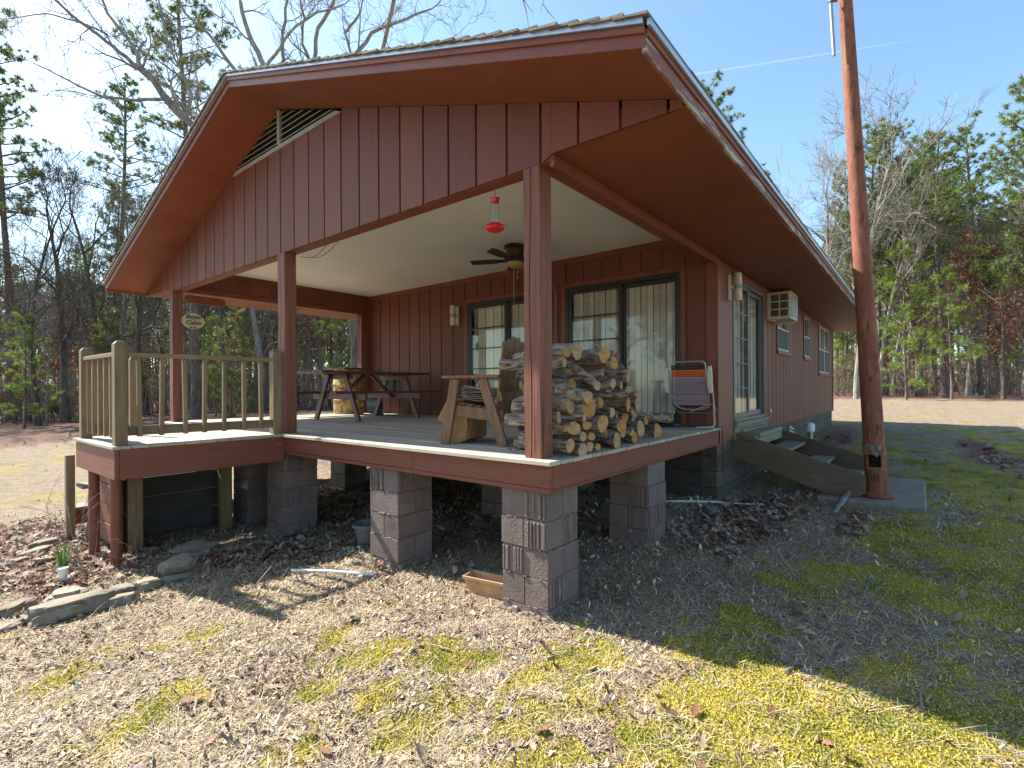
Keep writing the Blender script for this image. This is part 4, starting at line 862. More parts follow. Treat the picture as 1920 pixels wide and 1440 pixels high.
# --- folding lawn chair
lc = E('folding_chair', (3.34, .28, DK), label='folding lawn chair with mauve, orange and black straps by the porch wall', cat='chair')
def RC(pts, k=3):          # rounded polyline
    pts = [Vector(p) for p in pts]; out = [pts[0]]
    for a, b, c in zip(pts, pts[1:], pts[2:]):
        r = min(.04, (b - a).length / 2, (c - b).length / 2); p = b + (a - b).normalized() * r; q = b + (c - b).normalized() * r
        for i in range(k + 1): t_ = i / k; out.append((p * (1 - t_) + b * t_) * (1 - t_) + (b * (1 - t_) + q * t_) * t_)
    return out + [pts[-1]]
m = MB(); m.tube(RC([(.14, -.20, .26), (.06, -.215, .44), (.0, -.20, .78), (.02, -.17, .80), (.02, .17, .80), (.0, .20, .78), (.06, .215, .44), (.14, .20, .26), (.16, .12, .22), (.16, -.12, .22), (.14, -.20, .26)]), .011, 8); O('back_frame', m, M['alu'], lc, smooth=True)
m = MB(); m.tube(RC([(.02, -.255, .70), (.10, -.26, .40), (.16, -.26, .04), (.14, -.24, .013), (.0, -.14, .013), (-.03, -.10, .013)]), .012, 8); m.tube(RC([(.02, .245, .70), (.10, .25, .40), (.16, .25, .04), (.2, .25, .013), (.45, .22, .013)]), .012, 8)
m.tube(RC([(.02, -.02, .20), (.12, -.25, .30), (.3, -.25, .17), (.32, .24, .17), (.12, .25, .30)]), .009, 8); O('leg_frame', m, M['alu'], lc, smooth=True)
for s_ in (-1, 1):
    m = MB(); m.prism([(-.028, .40), (.022, .41), (.030, .50), (.026, .66), (.02, .74), (-.02, .745), (-.026, .66), (-.02, .5)], 'Y', s_ * .265 - .02, s_ * .265 + .02) if False else m.prism([(s_ * .262 - .024, .42), (s_ * .262 + .012, .42), (s_ * .262 + .030, .50), (s_ * .262 + .034, .68), (s_ * .262 + .018, .74), (s_ * .262 - .016, .74), (s_ * .262 - .024, .64)], 'X', -.02, .012); O('armrest', m, M['cream'], lc, bevel=.006)
sch = ['strapb'] * 2 + ['strapo'] * 3 + ['strapv'] * 12
for k, mt_ in enumerate(sch):
    z = .745 - k * .0285; x_ = .0 + (.78 - z) * .16; m = MB(); m.bar((x_ - .012, -.205, z), (x_ - .012, .205, z), .006, .023, up=(0, 0, 1)); m.bar((x_ + .012, -.205, z), (x_ + .012, .205, z), .003, .023, up=(0, 0, 1)); O('strap', m, M[mt_], lc, bevel=.001)
m = MB(); random.seed(3)
for k in range(7): m.ring((3.38 + random.uniform(-.03, .03), .62 + random.uniform(-.03, .03), DK + .012 + k * .008), .13 + random.uniform(-.03, .03), .007, axis=(random.uniform(-.1, .1), random.uniform(-.1, .1), 1), n=26)
m.tube([(3.4, .5, DK + .01), (3.5, .2, DK + .01), (3.6, .06, DK + .012), (3.62, -.03, DK + .0), (3.63, -.035, .8), (3.64, -.03, .5)], .006, 6)
O('cable_coil', m, M['blackp'], smooth=True, label='coil of black cable on the floor beside the folding lawn chair', cat='cable')
# --- firewood
LOGS = [(0.71,0.22,1.840,0.060,16,0.62), (0.94,0.10,1.821,0.060,3,0.55), (1.02,0.06,1.753,0.050,7,0.50), (1.37,0.10,1.664,0.054,-5,0.50), (0.94,0.12,1.677,0.032,0,0.50), (1.08,0.10,1.588,0.037,0,0.50), (1.27,0.12,1.568,0.032,1,0.50), (0.67,0.02,1.567,0.032,-40,0.62), (1.58,0.20,1.529,0.034,3,0.45), (1.20,0.03,1.464,0.043,-20,0.50), (0.50,0.00,1.481,0.041,-40,0.50), (0.55,0.02,1.398,0.060,4,0.55), (1.60,0.12,1.489,0.031,15,0.50), (1.56,0.10,1.401,0.055,13,0.50), (1.36,0.10,1.401,0.051,10,0.50), (1.53,0.14,1.346,0.038,10,0.50), (1.04,0.10,1.344,0.043,15,0.50), (0.46,0.01,1.335,0.023,0,0.45), (2.04,-0.01,1.247,0.036,-30,0.65), (0.83,0.06,1.267,0.060,8,0.50), (1.15,0.06,1.228,0.047,8,0.50), (1.57,0.08,1.179,0.069,15,0.50), (1.95,0.10,1.130,0.069,21,0.40), (0.62,0.08,1.283,0.048,15,0.50), (0.40,0.06,1.256,0.044,15,0.50), (0.24,0.03,1.269,0.022,0,0.50), (0.63,0.05,1.181,0.028,12,0.50), (0.54,0.07,1.187,0.035,4,0.50), (0.30,0.03,1.143,0.043,14,0.55), (0.42,0.00,1.101,0.046,10,0.50), (0.57,0.03,1.109,0.032,8,0.45), (0.69,0.03,1.098,0.026,8,0.45), (0.99,0.02,1.117,0.064,12,0.50), (1.40,0.06,1.110,0.047,8,0.50), (1.34,0.06,1.163,0.028,0,0.40), (1.25,0.10,1.152,0.029,6,0.40), (0.95,0.09,1.170,0.030,6,0.40), (0.29,0.12,1.339,0.039,3,0.50), (0.49,0.20,1.753,0.041,-25,0.50), (1.84,0.15,1.235,0.040,10,0.40), (0.95,0.16,1.427,0.040,2,0.45), (1.18,0.20,1.484,0.046,3,0.45), (1.41,0.20,1.415,0.044,3,0.45), (1.03,0.26,1.610,0.041,1,0.50), (1.23,0.30,1.353,0.054,0,0.40), (1.51,0.28,1.298,0.052,0,0.40), (1.60,0.25,1.272,0.046,3,0.40), (0.59,0.25,1.397,0.057,0,0.40), (0.78,0.32,1.569,0.050,0,0.40), (1.81,0.25,1.250,0.047,6,0.40)]
LOGS += [(.563, .72, 1.796, .036, 188, .55), (.594, .70, 1.674, .032, 180, .5), (.585, .70, 1.572, .028, 150, .4), (.40, .60, 1.397, .062, 178, .5), (.454, .62, 1.108, .05, 182, .5)]
def cutmat():
    m = bpy.data.materials.new('cut_wood_end'); m.use_nodes = True; t = m.node_tree; p = t.nodes['Principled BSDF']; p.inputs['Roughness'].default_value = .8
    tc = N(t, 'ShaderNodeTexCoord'); oi = N(t, 'ShaderNodeObjectInfo'); ns = N(t, 'ShaderNodeTexNoise'); ns.inputs['Scale'].default_value = 18; L(t, tc.outputs['Object'], ns.inputs['Vector'])
    wv = N(t, 'ShaderNodeTexWave', wave_type='RINGS', rings_direction='Y'); wv.inputs['Scale'].default_value = 38; wv.inputs['Distortion'].default_value = 3.5; wv.inputs['Detail'].default_value = 3; L(t, tc.outputs['Object'], wv.inputs['Vector'])
    r = N(t, 'ShaderNodeValToRGB'); L(t, oi.outputs['Random'], r.inputs[0]); e = r.color_ramp.elements; e[0].color = rgb((.46, .22, .07)); e[1].color = rgb((.50, .35, .21)); x = e.new(.35); x.color = rgb((.56, .28, .085)); x = e.new(.7); x.color = rgb((.50, .33, .17))
    m1 = N(t, 'ShaderNodeMix', data_type='RGBA'); m1.blend_type = 'MULTIPLY'; m1.inputs[0].default_value = .55; L(t, r.outputs[0], m1.inputs[6])
    r2 = N(t, 'ShaderNodeValToRGB'); L(t, wv.outputs[0], r2.inputs[0]); r2.color_ramp.elements[0].color = rgb((.6, .5, .4)); r2.color_ramp.elements[1].color = rgb((1, 1, 1)); L(t, r2.outputs[0], m1.inputs[7])
    m2 = N(t, 'ShaderNodeMix', data_type='RGBA'); m2.blend_type = 'MULTIPLY'; m2.inputs[0].default_value = .7; L(t, m1.outputs[2], m2.inputs[6]); r3 = N(t, 'ShaderNodeValToRGB'); L(t, ns.outputs[0], r3.inputs[0]); r3.color_ramp.elements[0].position = .35; r3.color_ramp.elements[0].color = rgb((.5, .42, .35)); r3.color_ramp.elements[1].position = .55; r3.color_ramp.elements[1].color = rgb((1, 1, 1)); L(t, r3.outputs[0], m2.inputs[7])
    L(t, m2.outputs[2], p.inputs['Base Color']); b = N(t, 'ShaderNodeBump'); b.inputs['Strength'].default_value = .5; b.inputs['Distance'].default_value = .004; L(t, wv.outputs[0], b.inputs['Height']); L(t, b.outputs[0], p.inputs['Normal']); return m
M['cut'] = cutmat()
ORD = 'first second third fourth fifth sixth seventh eighth ninth tenth eleventh twelfth thirteenth fourteenth fifteenth'.split()
def rown(z): return 'bottom row' if z < 1.135 else 'second row' if z < 1.215 else 'third row' if z < 1.30 else 'middle rows' if z < 1.45 else 'upper middle rows' if z < 1.60 else 'top rows'
order = {}
for i, l_ in enumerate(LOGS): order.setdefault(rown(l_[2]), []).append(i)
for k in order: order[k].sort(key=lambda i: LOGS[i][0])
SPECIAL = {0: 'thick log crowning the firewood stack, its round pale end facing the yard', 1: 'thick dark-barked log at the top of the stack with its end edge-on', 7: 'bent log with a torn broken end in the middle of the stack', 10: 'long sloping log with a bright orange slanted cut end', 11: 'fattest pale-ended log right beside the corner post, halfway up the stack', 9: 'split log with a smooth brown face lying in the middle of the stack',
           18: 'long lichen-spotted log jutting out at the right end of the stack', 22: 'split half log with an orange face at the far right of the stack', 32: 'big mossy log with a pale sawn end in the bottom row', 53: 'pale stubby log sticking out left of the corner post, halfway up', 54: 'pale log sticking out left of the corner post on the floor', 50: 'thin log poking out left of the post near the stack top', 52: 'small split stick pointing down left of the corner post'}
for i, (x, y, z, r, yaw, ln) in enumerate(LOGS):
    r *= 1.13; random.seed(100 + i); a = math.radians(yaw); d = Vector((math.sin(a), math.cos(a), random.uniform(-.06, .06) + (.18 if i in (7, 10) else 0) + (.1 if i in (3, 0) else 0))).normalized()
    root = E('firewood_log', (x, y, z), label=SPECIAL.get(i) or '%s log from the post in the %s of the firewood stack' % (ORD[order[rown(z)].index(i)], rown(z)), cat='log', group='firewood stacked at the corner of the porch')
    ph = [random.uniform(0, 6.3) for _ in range(4)]; n = 22; K = 12; split = i in (9, 22, 52, 16, 23, 40, 45, 34); flat = random.uniform(0, 6.3) if i != 9 else 3.6
    X = Vector((0, 0, 1)); X = (X - d * X.dot(d)).normalized(); Yv = d.cross(X); tilt = random.uniform(-.35, .35) if i not in (7, 10) else -.9
    bend = random.uniform(-.05, .05) if i != 7 else .14; vs = []
    def rad(th, t_):
        q = r * (1 + .05 * math.sin(2 * th + ph[0]) + .045 * math.sin(3 * th + ph[1] + t_ * 2) + .06 * mn.noise(Vector((math.cos(th) * 2.5, math.sin(th) * 2.5, t_ * 9 + i * 5))) + .13 * mn.noise(Vector((math.cos(th) * 6, math.sin(th) * 6, t_ * 5 + i * 3)))) * (1 - .12 * t_)
        if split: c = math.cos(th - flat); q = min(q, .25 * r / c) if c > .05 else q
        return q
    for k in range(K):
        t_ = k / (K - 1); c = d * (ln * t_) + X * (bend * math.sin(PI * t_)) + Yv * (bend * .6 * math.sin(PI * t_))
        for j in range(n):
            th = 2 * PI * j / n; q = rad(th, t_); off = X * (math.cos(th) * q) + Yv * (math.sin(th) * q)
            v_ = c + off + (d * (tilt * math.sin(th) * q) if k == 0 else Vector((0, 0, 0))); vs.append(v_)
    m = MB(); m.add(vs, [(k * n + j, k * n + (j + 1) % n, (k + 1) * n + (j + 1) % n, (k + 1) * n + j) for k in range(K - 1) for j in range(n)], .5)
    if i in (1, 5, 16, 3):       # side knots
        q = d * ln * .12 + X * r * .8; m.tube([q, q + X * r * .5 + d * .02], [r * .3, r * .2], 8)
    O('bark', m, M['bark'], root, smooth=True)
    m = MB(); e0 = vs[:n]; c0 = sum(e0, Vector()) / n; ins = [c0 + (v_ - c0) * .93 - d * .003 for v_ in e0]
    m.add(e0 + ins + [c0 - d * .004], [(j, n + j, n + (j + 1) % n, (j + 1) % n) for j in range(n)] + [(n + j, 2 * n, n + (j + 1) % n) for j in range(n)])
    O('cut_end', m, M['cut'], root)
    m = MB(); m.add(vs[-n:], [tuple(range(n))]); O('cut_end', m, M['cut'], root)
random.seed(21); m = MB()
for k in range(90):
    x, y = random.uniform(.2, 2.3), random.uniform(.02, .75); a = random.uniform(0, 6.3); l = random.uniform(.008, .03); c_, s_ = math.cos(a) * l, math.sin(a) * l; z = DK + .004
    m.add([(x - c_, y - s_, z), (x + s_ * .4, y - c_ * .4, z + .006), (x + c_, y + s_, z + .002), (x - s_ * .4, y + c_ * .4, z + .007)], [(0, 1, 2, 3)])
O('bark_crumbs', m, [M['bark']], label='crumbs of bark fallen on the boards below the firewood', cat='bark crumbs', kind='stuff')
# --- small things on the ground
def gthing(name, x, y, **k): return E(name, (x, y, G(x, y)), k.pop('rz', 0), **k)
t = gthing('planter_box', .21, .70, rz=math.radians(100), label='tan plastic window box lying beside the corner pier', cat='planter')
m = MB()
def tray(m, l0, w0, l1, w1, z0, z1, th=.008):
    a = [(-l0, -w0, z0), (l0, -w0, z0), (l0, w0, z0), (-l0, w0, z0), (-l1, -w1, z1), (l1, -w1, z1), (l1, w1, z1), (-l1, w1, z1)]
    b = [(-l1 + th, -w1 + th, z1), (l1 - th, -w1 + th, z1), (l1 - th, w1 - th, z1), (-l1 + th, w1 - th, z1), (-l0 + th, -w0 + th, z0 + .03), (l0 - th, -w0 + th, z0 + .03), (l0 - th, w0 - th, z0 + .03), (-l0 + th, w0 - th, z0 + .03)]
    m.add(a + b, [(3, 2, 1, 0), (0, 1, 5, 4), (1, 2, 6, 5), (2, 3, 7, 6), (3, 0, 4, 7), (4, 5, 9, 8), (5, 6, 10, 9), (6, 7, 11, 10), (7, 4, 8, 11), (9, 13, 12, 8), (10, 14, 13, 9), (11, 15, 14, 10), (8, 12, 15, 11), (12, 13, 14, 15)])
tray(m, .19, .052, .215, .07, .0, .12); m.box(-.222, .222, -.076, -.0715, .095, .121); m.box(-.222, .222, .0715, .076, .095, .121); m.box(-.222, -.2165, -.071, .071, .095, .121); m.box(.2165, .222, -.071, .071, .095, .121); m.box(-.2, .2, -.06, .06, -.02, .012)
O('box_body', m, M['tan'], t, bevel=.002); m = MB(); m.box(-.195, .195, -.05, .05, .035, .06); O('soil', m, M['soil'], t)
t = gthing('plant_pot', .40, 2.56, label='dark grey plastic pot with dead stalks behind the middle pier', cat='plant pot')
m = MB(); m.lathe([(0, 0), (.10, 0), (.135, .17), (.155, .18), (.158, .21), (.145, .21), (.13, .18), (.1, .13), (0, .13)], (0, 0, 0), 30); O('pot_body', m, M['greypot'], t, smooth=True)
m = MB()
for k in range(6): m.tube([(.02 * k - .05, .01 * k, .12), (.03 * k - .07, .02 * k - .03, .24), (.04 * k - .1, .03 * k - .05, .30 + .02 * k)], [.003, .002, .001], 4)
O('dead_stalk', m, M['brush'], t)
def gtube(name, P, r, mt, **k):
    m = MB(); n = len(P); m.tube([(x, y, G(x, y) + h) for x, y, h in P], r, 10); return O(name, m, mt, smooth=True, **k)
gtube('plastic_pipe', [(-.50, 2.40, .03), (-.32, 2.06, .022), (-.14, 1.72, .02)], .014, M['white'], label='white plastic pipe lying on the ground left of the middle pier', cat='pipe')
t = gthing('pipe_stub', -1.77, 3.86, label='short white pipe stub standing in the leafy bed', cat='pipe'); m = MB(); m.lathe([(.028, -.1), (.028, .07), (.036, .075), (.036, .13), (.03, .132), (.028, .11), (0, .1)], (0, 0, 0), 20); O('stub', m, M['white'], t, smooth=True)
def rock(x, y, l, w_, h, rz, lab, seed, sink=.02, up=0, tilt=0):
    random.seed(seed); bm = bmesh_ico(3); c = math.cos(rz); s_ = math.sin(rz); V = []
    for v_ in bm[0]:
        v_ = Vector(v_); n_ = mn.noise(v_ * 1.3 + Vector((seed, 0, 0))) * .45 + mn.noise(v_ * 3.5 + Vector((0, seed, 0))) * .14
        q = Vector((math.copysign(abs(v_.x) ** .75, v_.x), math.copysign(abs(v_.y) ** .75, v_.y), math.copysign(abs(v_.z) ** .6, v_.z))) * (1 + n_)
        q.z = min(q.z, .82 + .1 * q.x); a, b, e = q.x * l / 2, q.y * w_ / 2, q.z * h / 2
        b2 = b * math.cos(tilt) - e * math.sin(tilt); e2 = b * math.sin(tilt) + e * math.cos(tilt); V.append((a * c - b2 * s_, a * s_ + b2 * c, e2 + h / 2 - sink))
    m = MB(); m.add(V, bm[1]); o = O('stone', m, M['rock'], label=lab, cat='stone', group='stones edging the leafy bed'); o.location = (x, y, G(x, y) + up); me = o.data; me.polygons.foreach_set('use_smooth', np.ones(len(me.polygons), dtype=bool)); me.set_sharp_from_angle(angle=math.radians(26)); return o
import bmesh
def bmesh_ico(n):
    b = bmesh.new(); bmesh.ops.create_icosphere(b, subdivisions=n, radius=1); r = ([tuple(v_.co) for v_ in b.verts], [tuple(v_.index for v_ in f.verts) for f in b.faces]); b.free(); return r
for a in ((-1.92, 2.86, .46, .20, .15, -.10, 'largest flat sandstone slab at the front of the bed edging', 1), (-1.86, 3.24, .24, .17, .13, -.3, 'blocky brown stone behind the large sandstone slab', 2), (-2.13, 3.32, .24, .12, .09, .5, 'mossy low stone at the far left of the bed edging', 3),
          (-1.55, 3.06, .19, .13, .09, -.6, 'rounded stone stacked above a tilted one right of the large slab', 4), (-1.63, 2.78, .20, .10, .10, -.3, 'dark tilted stone just right of the large slab', 5), (-1.40, 2.99, .17, .13, .10, 0, 'dark wedge stone midway along the bed edging', 6),
          (-1.18, 2.98, .26, .15, .07, -.2, 'flat grey base stone under the pale upright stone', 7), (-1.98, 3.08, .13, .10, .08, .4, 'small stone tucked behind the large slab', 9), (-2.05, 3.02, .16, .1, .07, .1, 'low greenish stone left of the large slab', 10), (-2.2, 2.96, .15, .1, .06, .6, 'small grey stone at the left end in front of the bed', 11),
          (-1.75, 5.2, .3, .15, .08, .5, 'flat stone at the back of the bed near the stairs', 12), (-1.62, 5.55, .26, .16, .1, .2, 'brown stone beside the bottom stair', 13), (-1.95, 4.9, .24, .12, .07, .7, 'thin stone at the back left of the bed', 14), (-1.78, 4.72, .14, .1, .09, .2, 'small orange stone inside the bed', 15)): rock(*a)
rock(-1.14, 3.15, .23, .15, .15, -.1, 'pale upright sandstone block on top of a flat stone', 8, up=.045, tilt=.4); rock(-.72, 3.9, .40, .17, .11, -.35, 'long slanting sandstone slab at the edge of the under-deck shade', 16, tilt=.35); rock(-.80, 3.72, .34, .14, .06, -.3, 'flat mossy slab leaning below the long slanting one', 17)
rock(3.15, -.05, .26, .16, .08, .4, 'flat dark stone near the pale hose', 18)
# daffodil clump and bare rose canes
t = gthing('daffodil_clump', -1.70, 4.30, label='small clump of green daffodil leaves in the leafy bed', cat='plant')
m = MB(); random.seed(5)
M['blade_g'] = mat('green_leaf_blades', (.07, .15, .035), (.16, .26, .06), (9, 9, 9), .5, 0, rv=.3, trans=.25)
for k in range(34):
    a = random.uniform(0, 6.3); r_ = random.uniform(0, .05); h = random.uniform(.14, .27); le = random.uniform(.02, .10); x0, y0 = r_ * math.cos(a), r_ * math.sin(a); w_ = .006; u = Vector((-math.sin(a), math.cos(a), 0)) * w_; P = [Vector((x0, y0, 0)), Vector((x0 + le * .3 * math.cos(a), y0 + le * .3 * math.sin(a), h * .6)), Vector((x0 + le * math.cos(a), y0 + le * math.sin(a), h))]
    m.add([P[0] - u, P[0] + u, P[1] + u, P[1] - u, P[2]], [(0, 1, 2, 3), (3, 2, 4)])
O('leaves', m, M['blade_g'], t)
def canes(x, y, seed, lab, n=6, H=.9, tip=None):
    random.seed(seed); t = gthing('bare_shrub', x, y, label=lab, cat='shrub'); m = MB()
    def g(p, d, l, r, dep):
        P = [p]; R = [r]; k = 6
        for i in range(k): d = (d + Vector((random.uniform(-.25, .25), random.uniform(-.25, .25), random.uniform(-.12, .12)))).normalized(); P.append(P[-1] + d * l / k); R.append(r * (1 - .7 * (i + 1) / k))
        m.tube(P, R, 5)
        if dep:
            for i in range(2, k): 
                if random.random() < .6: g(P[i], (d + Vector((random.uniform(-1, 1), random.uniform(-1, 1), random.uniform(0, .6)))).normalized(), l * .45, r * .6, dep - 1)
    for i in range(n): g(Vector((random.uniform(-.05, .05), random.uniform(-.05, .05), -.02)), Vector((random.uniform(-.6, .6), random.uniform(-.6, .6), 1)).normalized(), H * random.uniform(.6, 1), .0035, 2)
    O('canes', m, M['brush'], t)
canes(-1.62, 4.05, 2, 'bare thorny rose canes rising from the leafy bed', 6, .85); canes(-1.30, 3.75, 7, 'thin green-brown cane curling by the pipe support', 3, .6)
# sticks and bark chips
random.seed(9)
STK = [(-.62, .40, .15, 1.8, 'pale thin split stick on the moss in front of the corner pier'), (.95, -.75, .30, .3, 'grey forked twig on the shaded ground near the corner pier'), (.42, -1.35, .22, -.2, 'lichen-covered grey branch piece in the shade edge'), (1.95, -.72, .35, .1, 'long grey rotten branch lying right of the corner pier'), (1.5, -.55, .18, .4, 'short grey bark strip right of the corner pier'), (-.25, -.22, .16, -.5, 'broken bark strip on the sunlit moss'), (2.3, -1.9, .2, .2, 'lichen-spotted twig on the mossy lawn'), (1.0, -1.55, .25, 1.2, 'thin bent twig on the mossy lawn'), (.5, -1.9, .16, .1, 'brown bark chip in the sunlit moss')]
for (x, y, l, a, lab) in STK:
    m = MB(); P = []; d = Vector((math.cos(a), math.sin(a), 0))
    for i in range(7): p = Vector((x, y, 0)) + d * l * (i / 6 - .5) + Vector((random.uniform(-.008, .008), random.uniform(-.008, .008), 0)); P.append((p.x, p.y, G(p.x, p.y) + .012))
    r0 = .010 if l > .2 else .007; m.tube(P, [r0 * (1 - .1 * i) for i in range(7)], 7, wob=.35)
    if l > .19: m.tube([P[3], (P[3][0] + .04, P[3][1] - .07, P[3][2] + .015), (P[3][0] + .05, P[3][1] - .12, P[3][2] + .01)], [r0 * .6, r0 * .4, r0 * .2], 5)
    O('twig', m, M['brush'] if l < .3 else M['bark'], smooth=True, label=lab, cat='twig')

# ================================================================== TREES
def AT(px, depth):
    """ground point at a bearing (photo column) and a distance in metres ahead"""
    p = CAM + RT * ((px - 960) / 955 * depth) + FW * depth; return p.x, p.y
def perp(d):
    x = Vector((random.gauss(0, 1), random.gauss(0, 1), random.gauss(0, 1))); x = x - d * x.dot(d); return x.normalized()
def grow(m, p, d, l, r, dep, rmin=.006, upb=.10, wig=.22, nb=(3, 6), sides=None, tips=None):
    k = 5 if dep > 1 else 4; P = [p]; R = [r]; r1 = max(r * .45, rmin * .6)
    for i in range(k):
        d = (d + perp(d) * random.uniform(0, wig * 1.6) + Vector((0, 0, upb))).normalized(); P.append(P[-1] + d * (l / k)); R.append(r + (r1 - r) * (i + 1) / k)
    m.tube(P, R, sides or (7 if r > .07 else 5 if r > .03 else 3), caps=False)
    if tips is not None and dep <= 1: tips.append((P[-1], d))
    if dep <= 0: return
    for i in range(random.randint(*nb)):
        t_ = random.uniform(.25, .98); j = min(int(t_ * k), k - 1); f = t_ * k - j; q = P[j] * (1 - f) + P[j + 1] * f; dd = (P[j + 1] - P[j]).normalized()
        a = random.uniform(.45, 1.05); nd = (dd * math.cos(a) + perp(dd) * math.sin(a)).normalized(); rr = (R[j] * (1 - f) + R[j + 1] * f) * random.uniform(.42, .68)
        grow(m, q, nd, l * random.uniform(.42, .72), max(rr, rmin), dep - 1, rmin, upb, wig, nb, None, tips)
    grow(m, P[-1], (d + perp(d) * .25).normalized(), l * .6, max(R[-1] * .95, rmin), dep - 1, rmin, upb, wig, nb, None, tips)
def trunkpath(H, r, lean=.02, n=9, wig=.03):
    P = [Vector((0, 0, -.3))]; d = Vector((random.uniform(-lean, lean), random.uniform(-lean, lean), 1)).normalized(); R = [r * 1.35]
    for i in range(n): P.append(P[-1] + d * ((H + .3) / n)); R.append(r * (1.12 if i == 0 else 1) * (1 - .75 * (i + 1) / n)); d = (d + perp(d) * wig).normalized()
    return P, R
def clumps(C, D, n, ln, wd, seed=0):
    """needle or leaf bursts: triangles radiating from centres C (k,3), biased along D"""
    g = np.random.default_rng(seed); C = np.repeat(np.array(C), n, 0); D = np.repeat(np.array(D), n, 0)
    v = g.normal(size=C.shape); v /= np.linalg.norm(v, axis=1)[:, None]; v = v + D * .7; v /= np.linalg.norm(v, axis=1)[:, None]
    s = np.cross(v, g.normal(size=C.shape)); s /= np.linalg.norm(s, axis=1)[:, None]
    L_ = ln * g.uniform(.6, 1.25, (len(C), 1)); W = wd * g.uniform(.7, 1.3, (len(C), 1)); b = C + v * L_ * g.uniform(0, .25, (len(C), 1))
    V = np.stack([b - s * W / 2, b + s * W / 2, C + v * L_], 1).reshape(-1, 3); F = np.arange(len(V)).reshape(-1, 3)
    pr = np.repeat(g.uniform(0, 1, len(C) // n), n) * .7 + g.uniform(0, .3, len(C)); return V, F, pr
def leafquads(C, n, sz, spread, seed=0):
    g = np.random.default_rng(seed); C = np.repeat(np.array(C), n, 0) + g.normal(size=(len(C) * n, 3)) * spread
    a = g.normal(size=C.shape); a /= np.linalg.norm(a, axis=1)[:, None]; b = np.cross(a, g.normal(size=C.shape)); b /= np.linalg.norm(b, axis=1)[:, None]
    s = sz * g.uniform(.6, 1.3, (len(C), 1)); V = np.stack([C - a * s, C + b * s * .55, C + a * s, C - b * s * .55], 1).reshape(-1, 3)
    return V, np.arange(len(V)).reshape(-1, 4), g.uniform(0, 1, len(C))
def bare_tree(name, H, r, seed, mt='trunkg', fork=.35, limbs=9, dep=3, leaves=0, wig=.24, nb=(3, 5)):
    random.seed(seed); t = E(name, (0, 0, 0)); P, R = trunkpath(H * .86, r, .05, 9, .07); m = MB(); m.tube(P, R, 9, caps=False); O('trunk', m, M[mt], t, smooth=True)
    m = MB(); tips = []
    for i in range(limbs):
        z = fork + (1 - fork) * (i + random.random() * .7) / limbs; k = min(z * 9, 8.6); j = int(k); f = k - j; q = P[j] * (1 - f) + P[j + 1] * f; rr = (R[j] * (1 - f) + R[j + 1] * f) * .62
        a = random.uniform(0, 2 * PI); e = random.uniform(.35, 1.0) + .3 * z; grow(m, q, Vector((math.cos(a) * math.cos(e), math.sin(a) * math.cos(e), math.sin(e))), H * (.34 - .18 * z) * random.uniform(.7, 1.25), rr, dep, .009, .07, wig, nb, None, tips)
    grow(m, P[-1], Vector((0, 0, 1)), H * .14, R[-1], dep, .009, .05, wig, nb, None, tips)
    O('crown', m, M[mt], t)
    if leaves:
        tp = [tuple(q) for q, d in tips if random.random() < leaves]; V, F, pr = leafquads(tp, 7, .10, .22, seed); O('dry_leaves', npmesh('dry_leaves', V, F, pr), M['redleaf'], t)
    return t
def pine(name, H, r, seed, c0=.5, spread=.16, nbr=46, ncl=19, nn=30, ln=.27, wd=.036, mt='pine', dead=6, up=.25):
    random.seed(seed); t = E(name, (0, 0, 0)); P, R = trunkpath(H * .97, r, .03, 12, .025); m = MB(); m.tube(P, R, 9, caps=False); O('trunk', m, M['trunkp'], t, smooth=True)
    m = MB(); C = []; D = []
    def pos(z): k = min(z * 12, 11.99); j = int(k); f = k - j; return P[j] * (1 - f) + P[j + 1] * f, R[j] * (1 - f) + R[j + 1] * f
    for i in range(nbr + dead):
        isd = i >= nbr; z = random.uniform(c0 * .55, c0 + .1) if isd else c0 + (.985 - c0) * (i + random.random()) / nbr; q, rr = pos(z); u = (z - c0) / (1 - c0)
        Lb = H * spread * (1.0 - .72 * max(u, 0) ** 1.3) * random.uniform(.55, 1.25) * (.6 if isd else 1) * (.55 + .45 * min(1, (max(u, 0)) * 6)); a = i * 2.4 + random.uniform(-.5, .5)
        d = Vector((math.cos(a), math.sin(a), up + .5 * u + random.uniform(-.15, .15))).normalized(); B = [q]; k = 5
        for j in range(k): d = (d + perp(d) * .16 + Vector((0, 0, .06))).normalized(); B.append(B[-1] + d * Lb / k)
        br = max(min(rr * .5, .05), .012); m.tube(B, [br * (1 - .75 * j / k) for j in range(k + 1)], 4, caps=False)
        if isd: continue
        for c in range(max(3, int(ncl * (1 - .45 * u)))):
            tt = random.uniform(.35, 1.0) ** .8 * k; j = min(int(tt), k - 1); b = B[j] * (1 - tt + j) + B[j + 1] * (tt - j); off = perp(d) * random.uniform(.05, .20) * Lb * (.5 + .5 * (j / k)); off.z *= .55
            e = b + off + Vector((0, 0, abs(random.gauss(0, .08)) * Lb)); m.tube([b, e], [br * .3, .006], 3, caps=False); C.append(tuple(e)); D.append(tuple((off.normalized() + Vector((0, 0, .6))).normalized()))
        C.append(tuple(B[-1])); D.append(tuple(d))
    O('branches', m, M['trunkp'], t); V, F, pr = clumps(C, D, nn, ln, wd, seed); O('crown', npmesh('crown', V, F, pr), M[mt], t); return t
